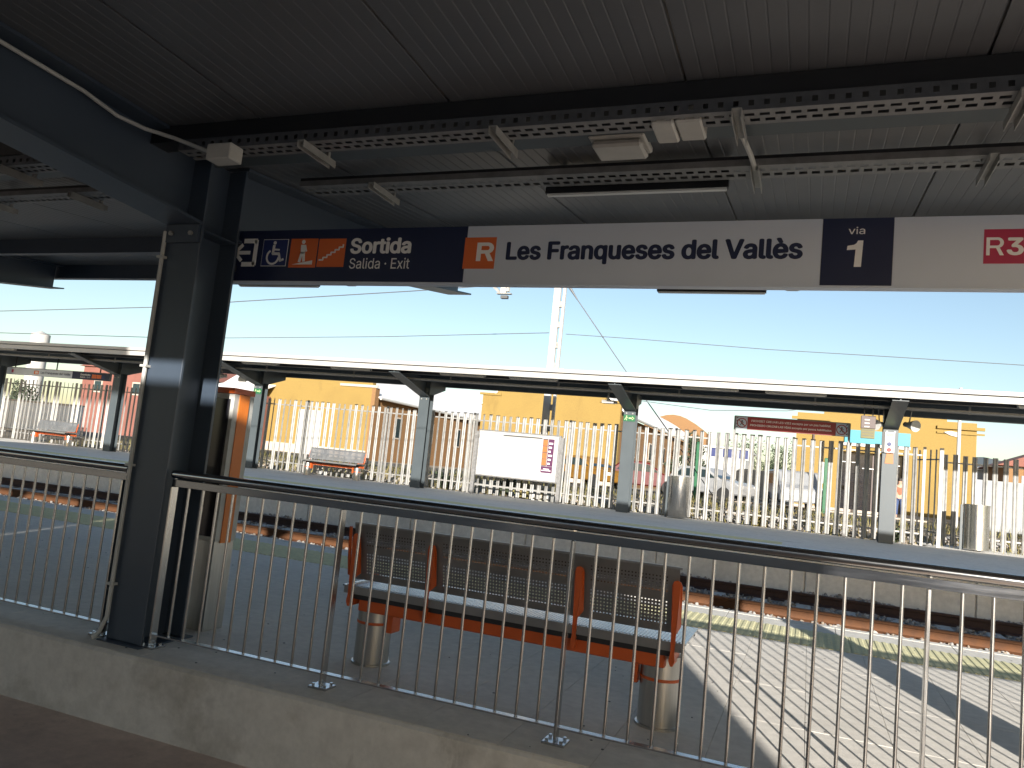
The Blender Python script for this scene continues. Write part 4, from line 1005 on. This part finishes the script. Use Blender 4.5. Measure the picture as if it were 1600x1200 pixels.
struct("terrace", MB().box(dx0 - 3, dx1 + 8, BD - 3.0, BD - .062, .5, .70), M['plinth'])
# pale slatted wall and houses past the station building
gx0 = at(1522, 760, 34)[0]
gw_ = thing("boundary_wall", (gx0 + 5, 34, .6), "pale rendered boundary wall with horizontal joints past the station building", "wall")
gz = at(1560, 752, 34)[1]
for k in range(5): MB().box(gx0, gx0 + 14, 34, 34.2, .6 + (gz - .6) * k / 5 + .012, .6 + (gz - .6) * (k + 1) / 5).build("panel", M['pale_wall'], gw_)
MB().box(gx0, gx0 + 14, 34.02, 34.18, .55, gz - .02).build("core", M['conduit'], gw_)
hx = at(1572, 710, 52)[0]; hz1 = at(1580, 712, 52)[1]
hs = thing("orange_house", (hx + 4, 52, .6), "distant orange house with a sloping tiled roof past the boundary wall", "house")
MB().box(hx, hx + 9, 52, 58, .6, hz1 - .6).build("wall", M['ochre2'], hs); MB().prism([(hx - .5, hz1 - .6), (hx + 9.5, hz1 - .6), (hx + 4.5, hz1 + 1.5)], 51.6, 58.4, 'y').build("roof", M['pink'], hs)
for k in range(3): wn = MB().box(hx + .8 + k * 2.4, hx + 1.9 + k * 2.4, 51.95, 51.999, 2.2, 3.6).build("window", M['white'], hs); MB().box(hx + .9 + k * 2.4, hx + 1.8 + k * 2.4, 51.93, 51.949, 2.3, 3.5).build("pane", M['glass'], wn)
wx = at(1528, 740, 60)[0]
ws = thing("white_house", (wx + 3, 60, .6), "small distant white house beyond the boundary wall", "house")
MB().box(wx, wx + 3.5, 60, 64, .6, at(1540, 735, 60)[1]).build("wall", M['white'], ws); MB().box(wx - .2, wx + 3.7, 59.8, 64.2, at(1540, 735, 60)[1], at(1540, 731, 60)[1]).build("roof", M['conduit'], ws)
MB().box(wx + 1, wx + 1.8, 59.97, 59.999, 2.0, 3.2).build("window", M['glass'], ws)
# red building and white shed on the far side of the dark column
rx0 = at(128, 600, 40)[0]; rx1 = at(232, 600, 40)[0]; rz = at(135, 572, 40)[1]
rbd = thing("red_building", ((rx0 + rx1) / 2, 40, .6), "faded red building with peeling walls behind the far station sign", "building")
MB().box(rx0, rx1 + 1, 40, 50, .6, rz).build("wall", M['pink'], rbd)
MB().prism([(rx0 - .3, rz), (rx1 + 1.3, rz), ((rx0 + rx1) / 2 + 3, rz + 1.2)], 39.8, 50.2, 'y').build("roof", M['pink'], rbd)
for k in range(3): wn = MB().box(rx0 + 1.2 + k * 1.8, rx0 + 2.0 + k * 1.8, 39.95, 39.999, rz - 1.8, rz - .9).build("window", M['plinth'], rbd); MB().box(rx0 + 1.3 + k * 1.8, rx0 + 1.9 + k * 1.8, 39.93, 39.949, rz - 1.7, rz - 1.0).build("pane", M['glass'], wn)
sx0 = at(335, 600, 44)[0]; sx1 = at(397, 600, 44)[0]; sz = at(370, 613, 44)[1]; sz2 = at(370, 578, 44)[1]
wsd = thing("white_shed", ((sx0 + sx1) / 2, 44, .6), "pale shed with a high white roof showing just past the dark column", "building")
MB().box(sx0 - 4, sx1, 44, 54, .6, sz).build("wall", M['pink'], wsd); MB().prism([(43.8, sz), (43.8, sz + .1), (54, sz2 + 2.2), (54, sz2 + 2.1)], sx0 - 4.3, sx1 + .3, 'x').build("roof", M['roof_white'], wsd)
lw0 = at(-80, 620, 26)[0]; lw1 = at(125, 630, 26)[0]
lw = thing("lit_pales_wall", ((lw0 + lw1) / 2, 26, .6), "low white wall standing in for sunlit fence pales under the far station sign", "wall")
MB().box(lw0, lw1, 26, 26.25, .5, 1.95).build("wall_body", M['roof_white'], lw); MB().box(lw0, lw1, 25.95, 26.3, 1.951, 2.02).build("wall_cap", M['plinth'], lw)  # white slab standing in for the bright sunlit pales
sl_x, sl_z = at(58, 560, 60)
si = tag(MB().lathe([(.95, 0), (.95, sl_z + 2.2), (0, sl_z + 2.6)], (sl_x, 60, .5), 20).build("silo", M['white'], smooth=True), "round white silo rising above the far station sign", "silo")
# lamp post by the station building
lx = at(1497, 720, 32)[0]; lz = at(1497, 657, 32)[1]
lp = thing("street_lamp", (lx, 32, .6), "slim white street lamp in front of the ochre station building", "street lamp")
MB().tube([(lx, 32, .6), (lx, 32, lz + 1.2)], .075, 10, r1=.055).build("pole", M['white'], lp, smooth=True)
z_ = at(1485, 679, 32)[1]; MB().prism([(lx - .08, z_ - .08), (lx - .30, z_ - .03), (lx - .50, z_ + .07), (lx - .30, z_ + .12), (lx - .08, z_ + .09)], 31.9, 32.1, 'y').build("lamp_head", M['galv'], lp)
# background vehicles
def car(name, x, y, ang, label, paint, L=3.9, H=1.45, Wd=1.7, van=False):
    t_ = thing(name, (0, 0, 0), label, "van" if van else "car")
    hl = L / 2
    if van: side = [(-hl, .3), (hl, .3), (hl, .85), (hl - .35, 1.0), (hl - .95, H - .05), (hl - 1.2, H), (-hl + .1, H), (-hl, H - .2)]
    else: side = [(-hl, .3), (hl, .3), (hl, .72), (hl - .25, .86), (hl - 1.0, .95), (hl - 1.7, H - .04), (hl - 2.0, H), (-hl + .6, H - .03), (-hl + .08, .98), (-hl, .8)]
    MB().prism(side, -Wd / 2, Wd / 2, 'y').build("body", paint, t_, bevel=.06)
    g_ = MB()
    if van: q = [(hl - 1.05, 1.0), (hl - 1.35, H - .18), (-hl + .3, H - .18), (-hl + .3, 1.0)]
    else: q = [(hl - 1.2, .98), (hl - 1.75, H - .12), (-hl + .75, H - .12), (-hl + .35, .98)]
    g_.prism(q, -Wd / 2 - .012, -Wd / 2 - .004, 'y'); g_.prism(q, Wd / 2 + .004, Wd / 2 + .012, 'y'); g_.build("side_window", M['glass'], t_)
    fx = hl - .98 if van else hl - 1.02
    ft = hl - .98 - .22 if van else hl - 1.72
    MB().add([(fx + .33 * van, -Wd / 2 + .12, 1.0), (fx + .33 * van, Wd / 2 - .12, 1.0), (ft + .02, Wd / 2 - .2, H - .1), (ft + .02, -Wd / 2 + .2, H - .1)], [(0, 1, 2, 3)]).build("windscreen", M['glass'], t_)
    for sx_ in (-hl + .7, hl - .75):
        for sy_ in (-1, 1):
            wy = sy_ * (Wd / 2 - .02); wh = MB().tube([(sx_, wy - .1, .31), (sx_, wy + .04 * sy_ + (.06 if sy_ > 0 else -.0), .31)], .31, 16).build("wheel", M['tyre'], t_)
    for sy_ in (-1, 1): MB().box(hl - .12, hl + .012, sy_ * (Wd / 2 - .15) - .14, sy_ * (Wd / 2 - .15) + .14, .62, .76).build("headlight", M['lamp_face'], t_)
    for sy_ in (-1, 1): MB().box(-hl - .012, -hl + .1, sy_ * (Wd / 2 - .14) - .1, sy_ * (Wd / 2 - .14) + .1, .72, .92).build("tail_light", M['red_car'], t_)
    t_.location = (x, y, .636); t_.rotation_euler.z = ang
    return t_
car("parked_car", at(925, 745, 37)[0], 37, -.5, "yellow car parked in front of the bright ochre building", M['yellow_car'], L=3.4)
car("parked_car", at(1008, 750, 38)[0], 38, .25, "red car parked beside the post with the exit sign, beyond the fence", M['red_car'], L=3.6)
car("parked_car", at(1112, 762, 37)[0], 37, -.4, "pale car parked behind the fence between the steel bin and the red sign", M['white_car'], L=3.7)
car("parked_van", at(1240, 772, 35)[0] , 35.2, -1.35, "small white van parked beside the ochre station building", M['white_car'], L=3.3, H=1.6, van=True)
# low pale warehouses and a truck beyond
wa0 = at(985, 720, 70)[0]; wa1 = at(1083, 720, 70)[0]
wh_ = thing("grey_warehouse", ((wa0 + wa1) / 2, 70, .6), "low pale grey warehouse wall beyond the red car", "warehouse")
MB().box(wa0, wa1, 70, 78, .6, at(1030, 712, 70)[1]).build("wall", M['galv'], wh_); MB().box(wa0 - .3, wa1 + .3, 69.8, 78.2, at(1030, 712, 70)[1], at(1030, 709, 70)[1]).build("roof", M['conduit'], wh_)
for k in range(6): MB().box(wa0 + .6 + k * (wa1 - wa0) / 6, wa0 + 1.6 + k * (wa1 - wa0) / 6, 69.95, 69.999, 1.0, 3.2).build("shutter", M['conduit'], wh_)
wb0 = at(1092, 720, 66)[0]; wb1 = at(1165, 720, 66)[0]
wb = thing("white_warehouse", ((wb0 + wb1) / 2, 66, .6), "white warehouse with blue windows between the bin and the red sign", "warehouse")
MB().box(wb0, wb1, 66, 76, .6, at(1120, 700, 66)[1]).build("wall", M['white'], wb); MB().box(wb0 - .2, wb1 + .2, 65.8, 76.2, at(1120, 700, 66)[1], at(1120, 697, 66)[1]).build("roof", M['conduit'], wb)
for k in range(3): wn = MB().box(wb0 + .5 + k * 1.3, wb0 + 1.4 + k * 1.3, 65.95, 65.999, 3.6, 4.5).build("window", M['conduit'], wb); MB().box(wb0 + .6 + k * 1.3, wb0 + 1.3 + k * 1.3, 65.92, 65.949, 3.7, 4.4).build("pane", M['blue_film'], wn)
wc0 = at(1150, 740, 56)[0]; wc1 = at(1238, 740, 56)[0]
wc = thing("container_row", ((wc0 + wc1) / 2, 56, .6), "long pale grey container standing behind the white van", "container")
MB().box(wc0, wc1, 56, 58.4, .75, at(1190, 735, 56)[1]).build("box", M['galv'], wc)
for k in range(14): MB().box(wc0 + (wc1 - wc0) * k / 14, wc0 + (wc1 - wc0) * k / 14 + .12, 55.95, 55.999, .8, at(1190, 737, 56)[1]).build("rib", M['galv'], wc)
for xx in (wc0 + .4, wc1 - .8): MB().box(xx, xx + .4, 56.2, 58.2, .6, .749).build("skid", M['ink'], wc)
dq = at(1268, 740, BD)[0]; MB().tube([(dq, BD - .07, .83), (dq, BD - .07, zd - .6)], .05, 8).build("downpipe", M['brown'], D)
gpx = at(1090, 730, 30)[0]
tag(MB().box(gpx - .10, gpx + .10, 30, 30.25, .6, at(1088, 690, 30)[1]).box(gpx - .2, gpx + .2, 29.96, 30.29, .6, .75).build("green_pillar", M['green_sign'], bevel=.02), "green service pillar standing behind the fence next to the steel bin", "pillar")
gqx = at(1292, 745, 33)[0]
tag(MB().box(gqx - .12, gqx + .12, 33, 33.2, .6, at(1296, 716, 33)[1]).box(gqx - .18, gqx + .18, 32.96, 33.24, .6, .7).build("green_post", M['green_sign'], bevel=.02), "green post standing in front of the station building wall", "post")
# trees
def tree(x, y, h, label, seed, spread=1.3, n=1400):
    r_ = random.Random(seed); t_ = thing("tree", (x, y, .6), label, "tree", "distant trees beyond the railway")
    tr_ = MB(); tr_.tube([(x, y, .55), (x + .1, y, .6 + h * .3), (x - .05, y, .6 + h * .6)], .14, 7, r1=.05)
    cl = []
    for k in range(9):
        a_ = r_.uniform(0, 6.28); rr = r_.uniform(.2, 1) * spread; zz = .6 + h * r_.uniform(.4, .95)
        p = (x + math.cos(a_) * rr, y + math.sin(a_) * rr * .7, zz); cl.append((p, r_.uniform(.45, .9) * spread * .6)); tr_.tube([(x, y, .6 + h * .35), p], .05, 5, r1=.015)
    tr_.build("trunk", M['bark'], t_)
    lf = MB()
    for k in range(n):
        (cx, cy, cz), cr = r_.choice(cl)
        d = Vector((r_.gauss(0, 1), r_.gauss(0, 1), r_.gauss(0, .8))).normalized() * cr * r_.random() ** .4
        c = Vector((cx, cy, cz)) + d; u = Vector((r_.gauss(0, 1), r_.gauss(0, 1), r_.gauss(0, 1))).normalized(); v = u.orthogonal().normalized(); s_ = r_.uniform(.07, .16)
        lf.add([c - u * s_, c + v * s_ * .5, c + u * s_, c - v * s_ * .5], [(0, 1, 2, 3)])
    lf.build("crown", M['tree'], t_)
for k, (px_, Y_, h, sp, lb) in enumerate(((1076, 62, 4.6, 1.5, "dark green tree in front of the grey warehouse end"), (1172, 90, 6.5, 3.2, "broad distant tree in the gap before the station building"), (1215, 95, 6.2, 3.4, "distant tree standing close to the edge of the station building"), (1232, 78, 4.4, 2.0, "small distant tree just behind the white van"),
                                          (1545, 70, 4.2, 2.2, "distant tree above the pale boundary wall"), (1592, 64, 4.0, 2.0, "distant tree beside the orange house"), (20, 48, 3.4, 2.0, "bushy tree behind the white stand-in wall"))):
    tree(at(px_, 700, Y_)[0], Y_, h, lb, 40 + k, sp)
# shrubs at the foot of the fence behind the timetable board
def shrub(x, y, z, h, label, seed):
    r_ = random.Random(seed); t_ = thing("shrub", (x, y, z), label, "shrub", "shrubs growing behind the fence"); lf = MB(); st = MB()
    for k in range(14):
        a_ = r_.uniform(0, 6.28); e = (x + math.cos(a_) * h * .45 * r_.random(), y + math.sin(a_) * h * .4, z + h * r_.uniform(.5, 1)); st.tube([(x, y, z - .03), e], .012, 4, r1=.004)
        for j in range(26):
            c = Vector((x, y, z)).lerp(Vector(e), r_.uniform(.35, 1)) + Vector((r_.gauss(0, .06), r_.gauss(0, .06), r_.gauss(0, .05))); u = Vector((r_.gauss(0, 1), r_.gauss(0, 1), r_.gauss(0, 1))).normalized(); v = u.orthogonal(); s_ = r_.uniform(.03, .06)
            lf.add([c - u * s_, c + v * s_ * .5, c + u * s_, c - v * s_ * .5], [(0, 1, 2, 3)])
    st.build("stem", M['bark'], t_); lf.build("foliage", M['dry'] if seed % 2 else M['tree'], t_)
for k, (x_, y_, h, lb) in enumerate(((-8.3, 21.3, .8, "dry shrub behind the fence under one end of the timetable board"), (-7.7, 21.2, .6, "low shrub behind the fence under the middle of the timetable board"), (-10.6, 22.0, .7, "green shrub behind the fence before the timetable board"), (-1.2, 21.4, .5, "low dry shrub behind the fence under the red warning sign"), (1.95, 21.2, .6, "dry shrub growing at the foot of the help point post"), (-4.9, 22.2, .6, "dry shrub between the yellow car and the fence"))):
    shrub(x_, y_, .24, h, lb, 70 + k)
# far hills
hl_ = MB(); pts = []
for k in range(61):
    x_ = -420 + k * 14; h = 13 + 9 * math.sin(k * .37) + 5 * math.sin(k * .91 + 1) + (8 if k > 30 else 0); pts.append((x_, h))
for (xa, ha), (xb, hb) in zip(pts, pts[1:]): hl_.add([(xa, 380, 0), (xb, 380, 0), (xb, 470, hb), (xa, 470, ha), (xb, 620, hb * .8), (xa, 620, ha * .8)], [(0, 1, 2, 3), (3, 2, 4, 5)])
struct("hills", hl_, M['hillm'])

# --- person in the doorway
pe = thing("person", (3.72, 38.6, .70), "person in coral t-shirt and blue jeans standing at the station doorway", "person")
def body(chain, m_, name):
    me = bpy.data.meshes.new(name); vs = [c[0] for c in chain['v']]; me.from_pydata([(v[0], v[1], v[2]) for v in vs], chain['e'], [])
    o = bpy.data.objects.new(name, me); COL.objects.link(o); o.parent = pe
    sk = o.modifiers.new("skin", 'SKIN'); 
    for i, c in enumerate(chain['v']): me.skin_vertices[0].data[i].radius = (c[1], c[1] * c[2] if len(c) > 2 else c[1])
    me.skin_vertices[0].data[0].use_root = True
    ss = o.modifiers.new("sub", 'SUBSURF'); ss.levels = 1; ss.render_levels = 2
    me.materials.append(m_); return o
V0 = dict(v=[((0, 0, .92), .13, .8), ((0, .0, 1.12), .13, .75), ((0, .01, 1.32), .16, .6), ((0, .0, 1.46), .06), ((0, -.02, 1.58), .095, 1.1), ((0, -.02, 1.68), .08),
             ((-.17, 0, 1.36), .055), ((-.22, .02, 1.10), .042), ((-.21, -.08, .88), .034), ((-.21, -.1, .78), .036), ((.17, 0, 1.36), .055), ((.22, .02, 1.10), .042), ((.21, -.08, .88), .034), ((.21, -.1, .78), .036),
             ((-.09, 0, .80), .085), ((-.10, .0, .45), .06), ((-.10, .03, .08), .042), ((-.10, -.10, .03), .04), ((.09, 0, .80), .085), ((.11, -.03, .45), .06), ((.12, .03, .08), .042), ((.12, -.10, .03), .04)],
          e=[(0, 1), (1, 2), (2, 3), (3, 4), (4, 5), (2, 6), (6, 7), (7, 8), (8, 9), (2, 10), (10, 11), (11, 12), (12, 13), (0, 14), (14, 15), (15, 16), (16, 17), (0, 18), (18, 19), (19, 20), (20, 21)])
body(V0, M['skin'], "figure")
body(dict(v=[((0, 0, .90), .145, .8), ((0, .0, 1.12), .143, .78), ((0, .01, 1.33), .172, .62), ((-.17, 0, 1.37), .068), ((-.215, .02, 1.16), .055), ((.17, 0, 1.37), .068), ((.215, .02, 1.16), .055)], e=[(0, 1), (1, 2), (2, 3), (3, 4), (2, 5), (5, 6)]), M['tshirt'], "tshirt")
body(dict(v=[((0, 0, .93), .14, .82), ((-.09, 0, .80), .098), ((-.10, .0, .45), .073), ((-.10, .03, .09), .056), ((.09, 0, .80), .098), ((.11, -.03, .45), .073), ((.12, .03, .09), .056)], e=[(0, 1), (1, 2), (2, 3), (0, 4), (4, 5), (5, 6)]), M['jeans'], "jeans")
MB().lathe([(.0, .13), (.06, .12), (.095, .07), (.105, 0), (.09, -.03)], (pe.location.x, 38.6 - .01, .70 + 1.63), 14).build("hair", M['hair'], pe, smooth=True)

# ================================================================ BEHIND THE CAMERA: unseen blockers added to shade the platform
sw = thing("shade_wall", (-3, -4.1, -.39), "pale wall added unseen behind the viewer to shade the platform", "wall")
EDGE = 3.02
MB().box(-3.98, EDGE, -4.2, -4.0, -.39, 3.52).build("wall_section", M['shadewall'], sw)  # added sun blocker, its end placed for the shade edge on the paving
MB().box(-9.4, -4.08, -4.2, -4.0, -.39, 3.52).build("wall_section", M['shadewall'], sw)  # gap between the two sections lets a thin sun streak through
fb = thing("sunblocker", (-30, -7, -.6), "unseen high footbridge deck crossing behind the ramp", "sunblocker")
MB().box(-60, -10.4, -8, -6, 9.45, 12.2).build("deck", M['wallc'], fb)  # unseen slab added high up to shade the opposite fascia
for x_ in (-52, -40, -26): MB().box(x_, x_ + .8, -7.4, -6.6, -.6, 9.449).build("pier", M['wallc'], fb)
